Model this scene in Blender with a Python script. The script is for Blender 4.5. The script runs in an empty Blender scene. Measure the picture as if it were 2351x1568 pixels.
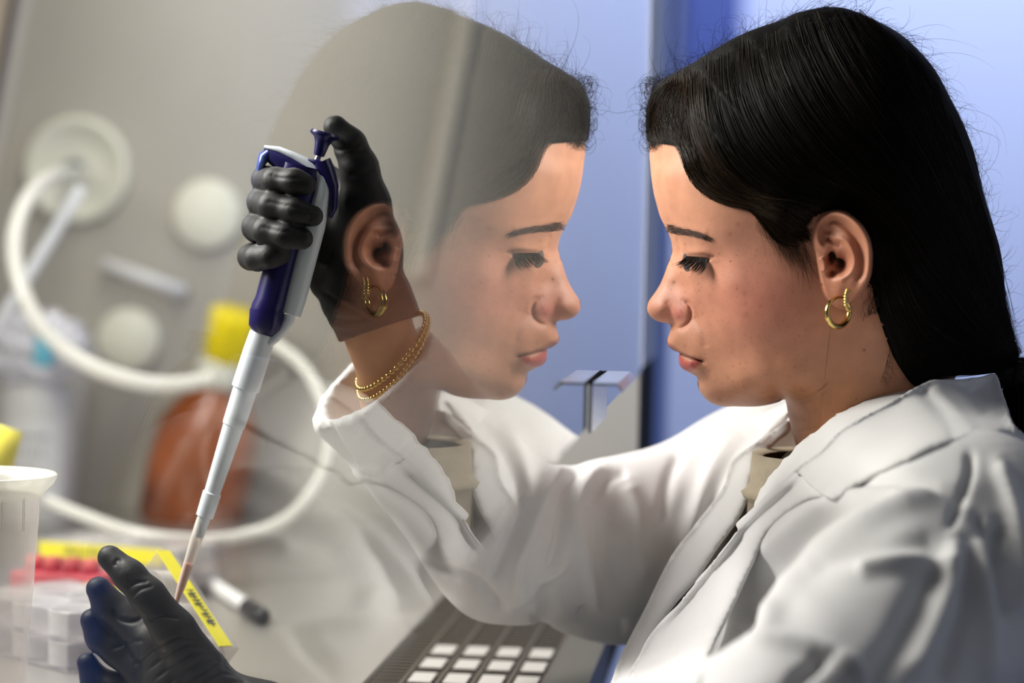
import bpy, math, random
import numpy as np
from mathutils import Vector, Matrix

# ------------------------------------------------------------------ camera, light, exposure
F, CX, CY = 5551.0, 1175.5, 784.0            # focal length in pixels of the 2351x1568 frame (85 mm)
CAM = np.array([0.089, 0.0, 1.15])
_y = np.array([(1760 - CX) / F, (555 - CY) / F, 1.0]); _y /= np.linalg.norm(_y)
_r = math.radians(1.5)
_z = np.array([math.sin(_r), -math.cos(_r), 0.0]); _z -= _y * (_z @ _y); _z /= np.linalg.norm(_z)
_x = np.cross(_y, _z)
R = np.array([_x, _y, _z])                    # camera (right, down, forward) -> world
scene = bpy.context.scene
cam = bpy.data.cameras.new('camera'); camo = bpy.data.objects.new('camera', cam)
scene.collection.objects.link(camo); scene.camera = camo
cam.lens = F / 2351 * 36; cam.sensor_width = 36
cam.clip_start = 0.02
cam.dof.use_dof = True; cam.dof.focus_distance = 1.385; cam.dof.aperture_fstop = 3.4
_m = Matrix.Identity(4)
for i in range(3):
    _m[i][0] = R[i][0]; _m[i][1] = -R[i][1]; _m[i][2] = -R[i][2]; _m[i][3] = CAM[i]
camo.matrix_world = _m
scene.view_settings.view_transform = 'Standard'; scene.view_settings.look = 'None'
scene.view_settings.gamma = 1.0; scene.view_settings.use_curve_mapping = False
scene.view_settings.exposure = 0.14
w = bpy.data.worlds.new('world'); scene.world = w; w.use_nodes = True
w.node_tree.nodes['Background'].inputs[0].default_value = (0.55, 0.62, 0.85, 1)
w.node_tree.nodes['Background'].inputs[1].default_value = 0.035

def area(name, loc, target, size, sy, power, col):
    l = bpy.data.lights.new(name, 'AREA'); l.shape = 'RECTANGLE'; l.size = size; l.size_y = sy
    l.energy = power; l.color = col
    o = bpy.data.objects.new(name, l); scene.collection.objects.link(o); o.location = loc
    d = Vector(target) - Vector(loc)
    o.rotation_euler = d.to_track_quat('-Z', 'Y').to_euler()
    o.visible_camera = True
    return o
# the key and fill light inside the safety cabinet, the ceiling lamps of the room
area('cabinet_key_light', (-0.60, 1.40, 1.50), (0.05, 1.42, 1.14), 0.32, 0.46, 14.8, (1.0, 0.97, 0.93))  # set low by the back wall to light the face from the front
area('far_wall_fill', (-0.36, 1.98, 1.63), (-0.36, 2.05, 0.9), 0.20, 0.45, 2.4, (1.0, 0.96, 0.90))  # fill added to brighten the far wall
area('room_light_behind', (0.9, 4.1, 2.6), (0.6, 5.2, 1.1), 1.6, 0.6, 74.0, (0.76, 0.82, 1.0))
area('room_light_desk', (-0.10, 0.05, 2.45), (0.1, 1.2, 1.1), 0.5, 1.0, 0.3, (1.0, 0.92, 0.82))

# ------------------------------------------------------------------ helpers
def proj(p):                                   # world -> pixel
    p = np.asarray(p, float) - CAM
    c = p @ R
    return np.stack([CX + F * c[..., 0] / c[..., 2], CY + F * c[..., 1] / c[..., 2]], -1)
def at(px, py, D):                             # pixel -> world point on the plane y = D
    px, py, D = np.broadcast_arrays(np.asarray(px, float), np.asarray(py, float), np.asarray(D, float))
    d = np.stack([(px - CX) / F, (py - CY) / F, np.ones_like(px)], -1) @ R.T
    return CAM + d * (D / d[..., 1])[..., None]
def V(a): return Vector([float(t) for t in a])

def new_obj(name, verts, faces, mat=None, parent=None, smooth=True):
    me = bpy.data.meshes.new(name)
    verts = np.asarray(verts, np.float32)
    if isinstance(faces, np.ndarray) or isinstance(faces, tuple):
        fs = faces if isinstance(faces, tuple) else (faces,)      # arrays of quads, of triangles ...
        li = np.concatenate([f.astype(np.int32).ravel() for f in fs]); tot = np.concatenate([np.full(len(f), f.shape[1], np.int32) for f in fs])
        me.vertices.add(len(verts)); me.vertices.foreach_set('co', verts.ravel())
        me.loops.add(len(li)); me.loops.foreach_set('vertex_index', li)
        me.polygons.add(len(tot)); me.polygons.foreach_set('loop_start', np.concatenate([[0], np.cumsum(tot)[:-1]]).astype(np.int32))
        me.polygons.foreach_set('loop_total', tot)
        me.update(calc_edges=True)
    else:
        me.from_pydata(verts.tolist(), [], [list(map(int, f)) for f in faces]); me.update()
    me.validate()
    if smooth: me.polygons.foreach_set('use_smooth', [True] * len(me.polygons))
    o = bpy.data.objects.new(name, me); scene.collection.objects.link(o)
    if mat is not None: me.materials.append(mat)
    if parent is not None: o.parent = parent; o.matrix_parent_inverse = parent.matrix_world.inverted() if parent.matrix_world != Matrix.Identity(4) else Matrix.Identity(4)
    return o
def tag(o, label=None, cat=None, group=None, kind=None):
    for k, v in (('label', label), ('category', cat), ('group', group), ('kind', kind)):
        if v: o[k] = v
    return o
def empty(name, loc=(0, 0, 0)):
    o = bpy.data.objects.new(name, None); scene.collection.objects.link(o); o.location = loc
    bpy.context.view_layer.update(); return o

class MB:                                      # mesh collector
    def __init__(s): s.v = []; s.f = []; s.n = 0
    def add(s, v, f):
        v = np.asarray(v, float); s.v.append(v); s.f += [[int(i) + s.n for i in q] for q in f]; s.n += len(v); return s
    def box(s, a, b, bev=0.0):
        x0, y0, z0 = a; x1, y1, z1 = b
        v = [(x, y, z) for x in (x0, x1) for y in (y0, y1) for z in (z0, z1)]
        return s.add(v, [(0, 1, 3, 2), (4, 6, 7, 5), (0, 4, 5, 1), (2, 3, 7, 6), (0, 2, 6, 4), (1, 5, 7, 3)])
    def tube(s, pts, r, n=12, cap=True, closed=False, flat=None):
        pts = np.asarray(pts, float); m = len(pts); r = np.broadcast_to(r, (m,))
        t = np.gradient(pts, axis=0) if not closed else np.roll(pts, -1, 0) - np.roll(pts, 1, 0)
        t /= np.linalg.norm(t, axis=1)[:, None] + 1e-12
        u = np.cross(t[0], [0.13, 0.31, 0.94]); u /= np.linalg.norm(u); v = []
        for i in range(m):
            u = u - t[i] * (u @ t[i]); u /= np.linalg.norm(u); w_ = np.cross(t[i], u)
            for k in range(n):
                a = 2 * math.pi * k / n
                v.append(pts[i] + r[i] * (math.cos(a) * u + math.sin(a) * w_ * (flat or 1)))
        f = []
        for i in range(m if closed else m - 1):
            j = (i + 1) % m
            for k in range(n):
                l = (k + 1) % n; f.append((i * n + k, i * n + l, j * n + l, j * n + k))
        if cap and not closed: f += [list(range(n))[::-1], [(m - 1) * n + k for k in range(n)]]
        return s.add(v, f)
    def lathe(s, base, axis, prof, n=32, up=None, cap=True):   # prof: (radius, height) along axis
        base = np.asarray(base, float); axis = np.asarray(axis, float) / np.linalg.norm(axis)
        u = np.cross(axis, up if up is not None else ([0, 1, 0] if abs(axis[1]) < .9 else [1, 0, 0])); u /= np.linalg.norm(u); w_ = np.cross(axis, u)
        v = [base + axis * h + r * (math.cos(2 * math.pi * k / n) * u + math.sin(2 * math.pi * k / n) * w_) for r, h in prof for k in range(n)]
        f = [(i * n + k, i * n + (k + 1) % n, (i + 1) * n + (k + 1) % n, (i + 1) * n + k) for i in range(len(prof) - 1) for k in range(n)]
        if cap: f += [list(range(n))[::-1], [(len(prof) - 1) * n + k for k in range(n)]]
        return s.add(v, f)
    def build(s, name, mat=None, parent=None, smooth=False, bevel=0.0, sub=0):
        o = new_obj(name, np.concatenate(s.v), s.f, mat, parent, smooth)
        if bevel:
            b = o.modifiers.new('bevel', 'BEVEL'); b.width = bevel; b.segments = 2; b.limit_method = 'ANGLE'; b.harden_normals = False
        if sub:
            b = o.modifiers.new('sub', 'SUBSURF'); b.levels = sub; b.render_levels = sub
        return o
def smooth_by_angle(o, ang=40):
    me = o.data; me.polygons.foreach_set('use_smooth', [True] * len(me.polygons)); me.set_sharp_from_angle(angle=math.radians(ang))

def lin(c):
    return tuple(((v / 255) / 12.92 if v / 255 <= .04045 else ((v / 255 + .055) / 1.055) ** 2.4) for v in c)
def mat(name, col, rough=0.5, metal=0.0, spec=0.5, noise=None, bump=None, sss=0.0, coat=0.0, trans=0.0, alpha=1.0, emis=None, sheen=0.0, ior=1.45):
    """noise = (scale, amount): mottles the colour; bump = (scale, strength[, stretch]) roughens the surface"""
    m = bpy.data.materials.new(name); m.use_nodes = True; nt = m.node_tree; b = nt.nodes['Principled BSDF']
    b.inputs['Base Color'].default_value = (*col, 1); b.inputs['Roughness'].default_value = rough; b.inputs['Metallic'].default_value = metal
    b.inputs['Specular IOR Level'].default_value = spec; b.inputs['Alpha'].default_value = alpha; b.inputs['Coat Weight'].default_value = coat
    b.inputs['Transmission Weight'].default_value = trans; b.inputs['IOR'].default_value = ior; b.inputs['Sheen Weight'].default_value = sheen
    if sss: b.inputs['Subsurface Weight'].default_value = sss; b.inputs['Subsurface Radius'].default_value = (1, .35, .18); b.inputs['Subsurface Scale'].default_value = 0.004
    if emis: b.inputs['Emission Color'].default_value = (*emis[0], 1); b.inputs['Emission Strength'].default_value = emis[1]
    tc = nt.nodes.new('ShaderNodeTexCoord')
    if noise:
        n = nt.nodes.new('ShaderNodeTexNoise'); n.inputs['Scale'].default_value = noise[0]; n.inputs['Detail'].default_value = 4
        nt.links.new(tc.outputs['Object'], n.inputs['Vector'])
        r = nt.nodes.new('ShaderNodeMapRange'); r.inputs[1].default_value = .3; r.inputs[2].default_value = .7
        r.inputs[3].default_value = 1 - noise[1]; r.inputs[4].default_value = 1 + noise[1]
        mx = nt.nodes.new('ShaderNodeVectorMath'); mx.operation = 'SCALE'; mx.inputs[0].default_value = col
        nt.links.new(n.outputs['Fac'], r.inputs[0]); nt.links.new(r.outputs[0], mx.inputs['Scale']); nt.links.new(mx.outputs[0], b.inputs['Base Color'])
    if bump:
        n = nt.nodes.new('ShaderNodeTexNoise'); n.inputs['Scale'].default_value = bump[0]; n.inputs['Detail'].default_value = 5
        mp = nt.nodes.new('ShaderNodeMapping'); nt.links.new(tc.outputs['Object'], mp.inputs['Vector']); nt.links.new(mp.outputs[0], n.inputs['Vector'])
        if len(bump) > 2: mp.inputs['Scale'].default_value = bump[2]
        bp = nt.nodes.new('ShaderNodeBump'); bp.inputs['Strength'].default_value = bump[1]; bp.inputs['Distance'].default_value = 0.001
        nt.links.new(n.outputs['Fac'], bp.inputs['Height']); nt.links.new(bp.outputs[0], b.inputs['Normal'])
    return m
def clear(name, col, fac_t=0.75, rough=0.15):
    """thin clear plastic: mostly see-through, a tinted film with highlights"""
    m = bpy.data.materials.new(name); m.use_nodes = True; nt = m.node_tree; b = nt.nodes['Principled BSDF']
    b.inputs['Base Color'].default_value = (*col, 1); b.inputs['Roughness'].default_value = rough
    t = nt.nodes.new('ShaderNodeBsdfTransparent'); t.inputs[0].default_value = (*[min(1, .55 + .45 * c / max(col)) for c in col], 1)
    lw = nt.nodes.new('ShaderNodeLayerWeight'); lw.inputs[0].default_value = 0.25
    mr = nt.nodes.new('ShaderNodeMapRange'); mr.inputs[3].default_value = 1 - fac_t; mr.inputs[4].default_value = min(1, 1.45 - fac_t)
    mx = nt.nodes.new('ShaderNodeMixShader'); nt.links.new(lw.outputs['Facing'], mr.inputs[0]); nt.links.new(mr.outputs[0], mx.inputs[0])
    nt.links.new(t.outputs[0], mx.inputs[1]); nt.links.new(b.outputs[0], mx.inputs[2]); nt.links.new(mx.outputs[0], nt.nodes['Material Output'].inputs[0])
    return m

def tps(P, val, scale=100.0):                   # thin plate spline through scattered pixel points
    P = np.asarray(P, float) / scale; val = np.asarray(val, float); n = len(P)
    d = np.linalg.norm(P[:, None] - P[None], axis=2); K = np.where(d > 0, d * d * np.log(d + 1e-12), 0) + np.eye(n) * 1e-3
    A = np.zeros((n + 3, n + 3)); A[:n, :n] = K; A[:n, n] = 1; A[:n, n + 1:] = P; A[n:, :n] = A[:n, n:].T
    s = np.linalg.lstsq(A, np.concatenate([val, np.zeros((3,) + val.shape[1:])]), rcond=None)[0]
    def f(Q):
        Q = np.asarray(Q, float) / scale; sh = Q.shape[:-1]; Q = Q.reshape(-1, 2); out = []
        for i in range(0, len(Q), 20000):
            q = Q[i:i + 20000]; d2 = ((q[:, None] - P[None]) ** 2).sum(2)
            out.append((0.5 * d2 * np.log(d2 + 1e-24)) @ s[:n] + s[n] + q @ s[n + 1:])
        return np.concatenate(out).reshape(sh + val.shape[1:])
    return f
def catmull(pts, per=8, closed=False):
    p = np.asarray(pts, float); n = len(p); out = []
    idx = range(n) if closed else range(n - 1)
    for i in idx:
        if closed: a, b, c, d = p[(i - 1) % n], p[i], p[(i + 1) % n], p[(i + 2) % n]
        else: a, b, c, d = p[max(i - 1, 0)], p[i], p[i + 1], p[min(i + 2, n - 1)]
        for k in range(per):
            t = k / per
            out.append(.5 * (2 * b + (c - a) * t + (2 * a - 5 * b + 4 * c - d) * t * t + (3 * b - a - 3 * c + d) * t ** 3))
    if not closed: out.append(p[-1])
    return np.array(out)
def resample(p, n, closed=False):
    q = np.vstack([p, p[:1]]) if closed else p
    s = np.concatenate([[0], np.cumsum(np.linalg.norm(np.diff(q, axis=0), axis=1))])
    t = np.linspace(0, s[-1], n + 1)[:-1] if closed else np.linspace(0, s[-1], n)
    return np.stack([np.interp(t, s, q[:, k]) for k in range(q.shape[1])], 1)
def seg_dist(Q, line):                          # distance of pixel points to a polyline, and position along it 0..1
    Q = np.asarray(Q, float); line = np.asarray(line, float); best = np.full(Q.shape[:-1], 1e9); pos = np.zeros(Q.shape[:-1]); n = len(line) - 1
    for i in range(n):
        a, b = line[i], line[i + 1]; ab = b - a; t = np.clip(((Q - a) @ ab) / (ab @ ab + 1e-9), 0, 1)
        d = np.linalg.norm(Q - (a + t[..., None] * ab), axis=-1); m = d < best
        best = np.where(m, d, best); pos = np.where(m, (i + t) / n, pos)
    return best, pos
def ridge(Q, line, sig, fade=True, sm=True):
    l = catmull(line, 4) if sm and len(line) > 2 else np.asarray(line, float)
    d, t = seg_dist(Q, l); g = np.exp(-(d / sig) ** 2)
    return g * np.clip(np.minimum(t, 1 - t) * 6 + .25, 0, 1) if fade else g
def gauss(Q, c, sx, sy=None, rot=0):
    sy = sy or sx; dx = Q[..., 0] - c[0]; dy = Q[..., 1] - c[1]; a = math.radians(rot)
    u = dx * math.cos(a) + dy * math.sin(a); v = -dx * math.sin(a) + dy * math.cos(a)
    return np.exp(-(u / sx) ** 2 - (v / sy) ** 2)
def inside(Q, poly):
    x, y = Q[..., 0], Q[..., 1]; c = np.zeros(x.shape, bool); poly = np.asarray(poly, float)
    for i in range(len(poly)):
        (x1, y1), (x2, y2) = poly[i - 1], poly[i]
        c ^= ((y1 > y) != (y2 > y)) & (x < (x2 - x1) * (y - y1) / (y2 - y1 + 1e-12) + x1)
    return c

# ------------------------------------------------------------------ the head: a surface lifted off the mid plane y = D0 of the face
D0 = 1.43
FACE = [(1492, 341), (1493.6, 382), (1495.6, 407.5), (1501, 443), (1509, 474), (1516.5, 499), (1527, 520), (1535.7, 537.7), (1542, 557), (1543, 573),
        (1541.5, 586), (1534.4, 604), (1525.5, 629.5), (1516.5, 651), (1506, 669), (1495, 684), (1487.5, 695.7), (1485, 706), (1487, 715), (1492, 725),
        (1501, 733), (1514, 739), (1526.7, 741.5), (1537, 744), (1540, 751), (1538, 762), (1534.4, 773.5), (1531.3, 782), (1532.3, 790), (1538, 797.7),
        (1549.7, 806), (1559.5, 810.7), (1558, 819), (1558, 827), (1561, 838.5), (1569, 848), (1579, 853), (1590.5, 859.4), (1599, 865), (1602, 871),
        (1601.7, 880.6), (1604.5, 892), (1612, 906), (1623.7, 919), (1641.5, 929), (1664.5, 933.7), (1685, 933), (1710, 933.7), (1741, 933),
        (1766.5, 929), (1787, 923), (1801, 917), (1805, 926), (1808.6, 947), (1815, 977.6), (1824, 1011), (1832, 1037)]
BACK = [(1850, 1085), (1862, 1140), (1850, 1220), (1860, 1290), (1960, 1330), (2090, 1320), (2190, 1240), (2200, 1140), (2180, 1030), (2170, 940),
        (2200, 850), (2240, 740), (2250, 600), (2222, 450), (2175, 320), (2105, 205), (2010, 110), (1910, 70), (1810, 75), (1710, 112), (1620, 165),
        (1550, 225), (1508, 285)]
skull = resample(catmull(FACE + BACK, 6, True), 1000, True)
DEPTH = [(1530, 400, 3.5), (1570, 400, 4.9), (1640, 420, 6.0), (1720, 450, 6.7), (1800, 480, 7.0), (1515, 370, 2.4), (1545, 470, 3.4), (1600, 480, 5.2),
         (1550, 522, 2.3), (1580, 530, 3.75), (1620, 545, 4.9), (1660, 560, 5.5), (1720, 560, 6.2), (1800, 560, 6.75),
         (1556, 583, 1.05), (1572, 590, 2.0), (1590, 594, 3.0), (1615, 594, 3.75), (1642, 592, 4.5), (1600, 635, 3.05), (1640, 625, 4.2), (1553, 560, 1.3),
         (1545, 612, .8), (1540, 640, .95), (1560, 648, 1.4), (1580, 660, 2.1), (1600, 665, 2.9), (1505, 700, .85), (1520, 712, 1.15), (1520, 680, .95),
         (1550, 705, 1.5), (1590, 700, 2.4), (1600, 725, 2.5), (1562, 765, 1.75), (1550, 780, 1.35), (1575, 785, 2.1), (1600, 792, 2.65), (1610, 826, 2.55),
         (1556, 803, 1.1), (1575, 838, 1.55), (1590, 845, 2.0), (1640, 690, 4.0), (1680, 650, 5.3), (1720, 640, 5.85), (1780, 640, 6.45), (1840, 640, 6.75),
         (1650, 750, 4.0), (1700, 750, 5.15), (1780, 750, 6.0), (1850, 740, 6.3), (1625, 885, 1.9), (1655, 885, 2.9), (1700, 890, 3.9), (1760, 885, 4.7),
         (1640, 830, 3.1), (1632, 860, 2.5), (1700, 830, 4.5), (1780, 830, 5.5), (1850, 830, 5.75), (1900, 860, 5.6), (1810, 900, 4.4), (1840, 895, 4.9),
         (1830, 950, 2.3), (1860, 955, 3.9), (1900, 960, 4.9), (1960, 960, 5.3), (2050, 960, 5.0), (2130, 960, 3.4), (1860, 1050, 2.6), (1900, 1050, 4.3),
         (1970, 1050, 5.5), (2060, 1050, 5.6), (2140, 1050, 4.2), (1920, 1180, 5.2), (2040, 1200, 6.6), (2130, 1180, 5.2), (2010, 650, 6.7), (2010, 800, 5.9),
         (2100, 700, 6.1), (2170, 600, 5.2), (2110, 450, 6.4), (2000, 300, 6.9), (1900, 200, 6.0), (1800, 200, 6.0), (1700, 250, 5.9), (1600, 280, 5.1),
         (1550, 310, 4.0), (1860, 120, 3.6), (2090, 300, 5.3), (1900, 400, 7.3), (1800, 350, 7.1), (1700, 350, 6.6), (1620, 350, 5.7), (1920, 620, 6.9),
         (1920, 520, 7.1), (2190, 750, 3.4)]
_c = resample(skull, 150, True)
_q = tps(np.vstack([_c, [d[:2] for d in DEPTH]]), np.concatenate([np.zeros(len(_c)), [d[2] ** 2 for d in DEPTH]]))
EAR = [(1866, 535), (1870, 512), (1882.6, 496.5), (1898, 486), (1916, 482.5), (1935, 485), (1954, 494), (1979.6, 514), (1997.4, 542), (2005, 573), (2005, 598.6),
       (2001, 629), (1990, 657), (1972, 680), (1951.5, 700), (1933.7, 707), (1915.8, 701), (1903, 690), (1893, 676), (1884, 650), (1878, 620), (1872, 585), (1866, 560)]
_ear = catmull(EAR, 4, True)
def sstep(x, a, b):
    t = np.clip((x - a) / (b - a), 0, 1); return t * t * (3 - 2 * t)
def ear_relief(Q):
    d, _ = seg_dist(Q, np.vstack([_ear, _ear[:1]])); s = np.where(inside(Q, _ear), d, -d)
    x = Q[..., 0]; H = .12 + 1.5 * sstep(x, 1858, 2000)
    H = np.where(Q[..., 1] > 560, np.where(x < 1900, H * .55 + .02, H), H) if False else H
    low = sstep(Q[..., 1], 640, 700); H = H * (1 - .45 * low)
    e = H * sstep(s, -2, 7)
    m = sstep(s, -1, 5)
    r = .22 * ridge(Q, [(1905, 574), (1885, 566), (1876, 545), (1879, 518), (1892, 500), (1917, 492), (1950, 503), (1977, 528), (1993, 560), (1995, 600), (1990, 635), (1972, 668)], 8)
    r -= .30 * ridge(Q, [(1892, 517), (1915, 507), (1942, 520), (1966, 550), (1976, 585), (1977, 620), (1968, 648)], 8.5)
    r -= .30 * gauss(Q, (1903, 531), 13, 11, 20)
    r += .20 * ridge(Q, [(1913, 545), (1938, 552), (1955, 575), (1960, 600), (1952, 622), (1936, 637), (1924, 644)], 8)
    r -= .28 * ridge(Q, [(1897, 546), (1912, 556), (1932, 562)], 6)
    r -= .75 * gauss(Q, (1932, 600), 21, 19) + .55 * gauss(Q, (1930, 615), 17, 17) + 1.0 * gauss(Q, (1909, 590), 7.5, 13, 8) + .5 * gauss(Q, (1911, 628), 8, 9)
    r += .16 * ridge(Q, [(1884, 590), (1892, 605), (1892, 625)], 8)
    r += .10 * gauss(Q, (1925, 672), 14, 20)
    return e + r * m
def skin_Y(Q, fine=True):
    d, _ = seg_dist(Q, np.vstack([_c, _c[:1]])) if not fine else (None, None)
    Y = np.sqrt(np.maximum(_q(Q), 0))
    if not fine: return Y
    # nose wing and its crease, nostril
    a = .26 * gauss(Q, (1559, 722), 19, 19) + .10 * gauss(Q, (1515, 705), 16)
    a -= .20 * ridge(Q, [(1571, 690), (1583, 700), (1587, 720), (1582, 738), (1569, 751), (1556, 754)], 5.0)
    a -= .22 * gauss(Q, (1537, 744), 11, 3.2, 12)
    a -= .05 * ridge(Q, [(1530, 690), (1540, 710), (1538, 732)], 6)
    a -= .10 * ridge(Q, [(1592, 725), (1612, 760), (1622, 800)], 10)
    # mouth
    a -= .30 * ridge(Q, [(1560, 811.5), (1580, 820), (1597, 825), (1611, 829)], 3.0, False)
    a -= .12 * gauss(Q, (1614, 831), 7, 6)
    a += .14 * ridge(Q, [(1557, 830), (1572, 836), (1590, 838)], 9) + .07 * ridge(Q, [(1537, 790), (1552, 799), (1572, 808)], 7)
    a -= .08 * ridge(Q, [(1585, 856), (1600, 856), (1615, 850)], 8)
    # eye: lid bulge, the fold in the corner, lash line, lower lid
    a += .22 * gauss(Q, (1603, 583), 27, 15, 4) + .10 * gauss(Q, (1600, 604), 24, 9)
    a -= .17 * ridge(Q, [(1554, 545), (1560, 562), (1564, 576), (1574, 584)], 4.5)
    a -= .10 * ridge(Q, [(1572, 584), (1598, 583.5), (1622, 585), (1644, 591)], 3.0)
    a -= .22 * ridge(Q, [(1580, 591), (1600, 593), (1618, 595), (1634, 594)], 4.2)
    a -= .05 * ridge(Q, [(1575, 618), (1595, 624), (1620, 618), (1636, 606)], 6)
    a += .12 * ridge(Q, [(1535, 522), (1570, 530), (1625, 546)], 16)
    # throat creases and the strap muscle of the neck
    a -= .06 * ridge(Q, [(1806, 922), (1835, 919), (1870, 900), (1905, 872)], 4)
    a -= .035 * ridge(Q, [(1818, 930), (1850, 926), (1885, 905), (1925, 868)], 3)
    a -= .04 * ridge(Q, [(1826, 992), (1870, 985), (1920, 965), (1990, 900)], 4)
    a += .18 * ridge(Q, [(2020, 720), (1990, 850), (1930, 980), (1880, 1090)], 34)
    return Y, a
def head_Y(Q, t):                                # Q pixels, t = 0 centre .. 1 outline
    Y, a = skin_Y(Q)
    return Y + a * np.clip(Y / .8, 0, 1) * sstep(1 - t, 0, .02) + ear_relief(Q)
cen = np.array([1925., 600.])
NT = 330
u_ = np.linspace(0, 1, NT); tt = .62 * np.sin(u_ * math.pi / 2) + .38 * u_
HQ = cen + tt[:, None, None] * (skull[None] - cen)            # NT x 1000 x 2
HYc = head_Y(HQ, np.broadcast_to(tt[:, None], HQ.shape[:2])); HYc[-1] = 0; HYc = HYc / 100
near = at(HQ[..., 0], HQ[..., 1], D0 - HYc)
# gentle: the outline ring lies in the mid plane, the far side mirrors the near side
far = near.copy(); far[..., 1] = 2 * D0 - near[..., 1]
nr = skull.shape[0]
idx = np.arange(1, NT)[:, None] * nr + np.arange(nr)[None]     # near verts (ring 0 collapses)
vn = near[1:].reshape(-1, 3); NV = len(vn)
def ringfaces(off, n1, flip):
    i = np.arange(n1 - 1)[:, None] * nr; k = np.arange(nr)[None]; l = (k + 1) % nr
    q = np.stack([i + k, i + l, i + nr + l, i + nr + k], -1).reshape(-1, 4) + off
    return q[:, ::-1] if flip else q
# far side shares the outline ring (last ring of the near side)
vf = far[1:-1].reshape(-1, 3)
fn = ringfaces(0, NT - 1, False)
ff = ringfaces(NV, NT - 2, True)
k = np.arange(nr); l = (k + 1) % nr; a0 = NV + (NT - 3) * nr; b0 = (NT - 2) * nr
join = np.stack([a0 + k, b0 + k, b0 + l, a0 + l], -1)
HV = np.vstack([vn, vf]); HF = np.vstack([fn, ff, join])
cn, cf = len(HV), len(HV) + 1
HV = np.vstack([HV, [near[0, 0]], [far[0, 0]]])
caps = [(cn, int((i + 1) % nr), int(i)) for i in range(nr)] + [(cf, NV + i, NV + (i + 1) % nr) for i in range(nr)]
HP = np.vstack([HQ[1:].reshape(-1, 2), HQ[1:-1].reshape(-1, 2), [cen], [cen]])
# colour of the skin, with some painted shade: lips, brows' skin, blushed cheeks and nose, lids
def skin_colour(Q):
    base = np.array([.63, .30, .185]); c = np.tile(base, (len(Q), 1))
    def blend(mask, col, k=1.0):
        m = (np.clip(mask, 0, 1) * k)[:, None]; c[:] = c * (1 - m) + np.array(col) * m
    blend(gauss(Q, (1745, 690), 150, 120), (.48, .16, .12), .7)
    blend(gauss(Q, (1690, 560), 70, 60), (.60, .27, .19), .5)
    blend(gauss(Q, (1545, 700), 55, 40) , (.66, .26, .19), .6)
    blend(gauss(Q, (1555, 722), 16, 16), (.70, .20, .18), .6)
    blend(gauss(Q, (1920, 960), 170, 130), (.44, .19, .075), .75)  # shadow on the neck, painted into the skin colour
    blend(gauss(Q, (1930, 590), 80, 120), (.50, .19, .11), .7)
    lip = np.maximum(ridge(Q, [(1556, 822), (1566, 836), (1584, 842), (1600, 834)], 12, False), 0)
    lip = lip * sstep(Q[:, 1] - (811 + (Q[:, 0] - 1560) * .36), -1, 2) * (1 - sstep(Q[:, 0] + (Q[:, 1] - 830) * .6, 1600, 1616))
    blend(sstep(lip, .2, .75), (.60, .13, .12), .95)
    up = sstep(Q[:, 1] - (783 + (Q[:, 0] - 1532) * .78), -2, 3) * (1 - sstep(Q[:, 0], 1555, 1612)) * (1 - sstep(Q[:, 1] - (811 + (Q[:, 0] - 1560) * .36), 0, 2)) * (Q[:, 1] > 778)
    blend(up, (.52, .17, .13), .8)
    blend(ridge(Q, [(1560, 811.5), (1580, 820.5), (1597, 826), (1610, 830)], 3.0, False), (.14, .035, .03), .85)  # shade in the crease between the lips, painted dark
    blend(ridge(Q, [(1574, 585), (1598, 584), (1622, 586), (1640, 590)], 2.6, True), (.16, .07, .05), .85)
    blend(ridge(Q, [(1588, 592), (1602, 595), (1616, 596), (1626, 594)], 3.2, True), (.10, .05, .05), .7)
    blend(ridge(Q, [(1536, 522), (1560, 527), (1590, 534), (1628, 547)], 8, True), (.17, .08, .05), .45)
    for (x, y, r) in ((1887, 653, 2.6), (1984, 804, 3.2), (1966, 916, 2), (1547, 648, 3.2), (1677, 600, 2), (1692, 664, 1.6), (1912, 945, 1.6)):
        blend(gauss(Q, (x, y), r), (.10, .04, .025), .8)
    rs = np.random.RandomState(4)
    spots = [(1709, 673, 6, .5), (1711, 697, 5, .4), (1712, 724, 8, .5), (1745, 703, 4, .5), (1676, 537, 5, .5), (1695, 515, 4, .45), (1558, 728, 3, .6), (1672, 867, 3, .4), (1652, 918, 6, .35)]
    for i in range(330):
        x, y = rs.uniform(1560, 1860), rs.uniform(560, 920); spots.append((x, y, rs.uniform(1.1, 2.6), rs.uniform(.2, .6)))
    for i in range(40):
        x, y = rs.uniform(1515, 1620), rs.uniform(600, 720); spots.append((x, y, rs.uniform(1.4, 2.6), rs.uniform(.25, .6)))
    for x, y, r, k_ in spots:
        m = np.abs(Q[:, 0] - x) + np.abs(Q[:, 1] - y) < 4 * r
        if m.any():
            g = np.exp(-((Q[m, 0] - x) ** 2 + (Q[m, 1] - y) ** 2) / r ** 2)[:, None] * k_
            c[m] = c[m] * (1 - g) + np.array([.36, .12, .07]) * g
    return c
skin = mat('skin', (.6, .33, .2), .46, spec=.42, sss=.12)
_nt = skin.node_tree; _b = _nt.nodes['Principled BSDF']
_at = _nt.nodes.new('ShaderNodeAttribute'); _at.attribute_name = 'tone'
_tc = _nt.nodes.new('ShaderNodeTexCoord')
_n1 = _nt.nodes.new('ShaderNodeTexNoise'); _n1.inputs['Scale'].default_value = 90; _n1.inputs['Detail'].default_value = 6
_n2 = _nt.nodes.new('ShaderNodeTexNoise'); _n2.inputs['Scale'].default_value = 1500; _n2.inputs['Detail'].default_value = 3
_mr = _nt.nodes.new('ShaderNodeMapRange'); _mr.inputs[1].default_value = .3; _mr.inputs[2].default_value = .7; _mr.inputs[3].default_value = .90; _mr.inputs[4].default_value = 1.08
_vm = _nt.nodes.new('ShaderNodeVectorMath'); _vm.operation = 'SCALE'
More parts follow.
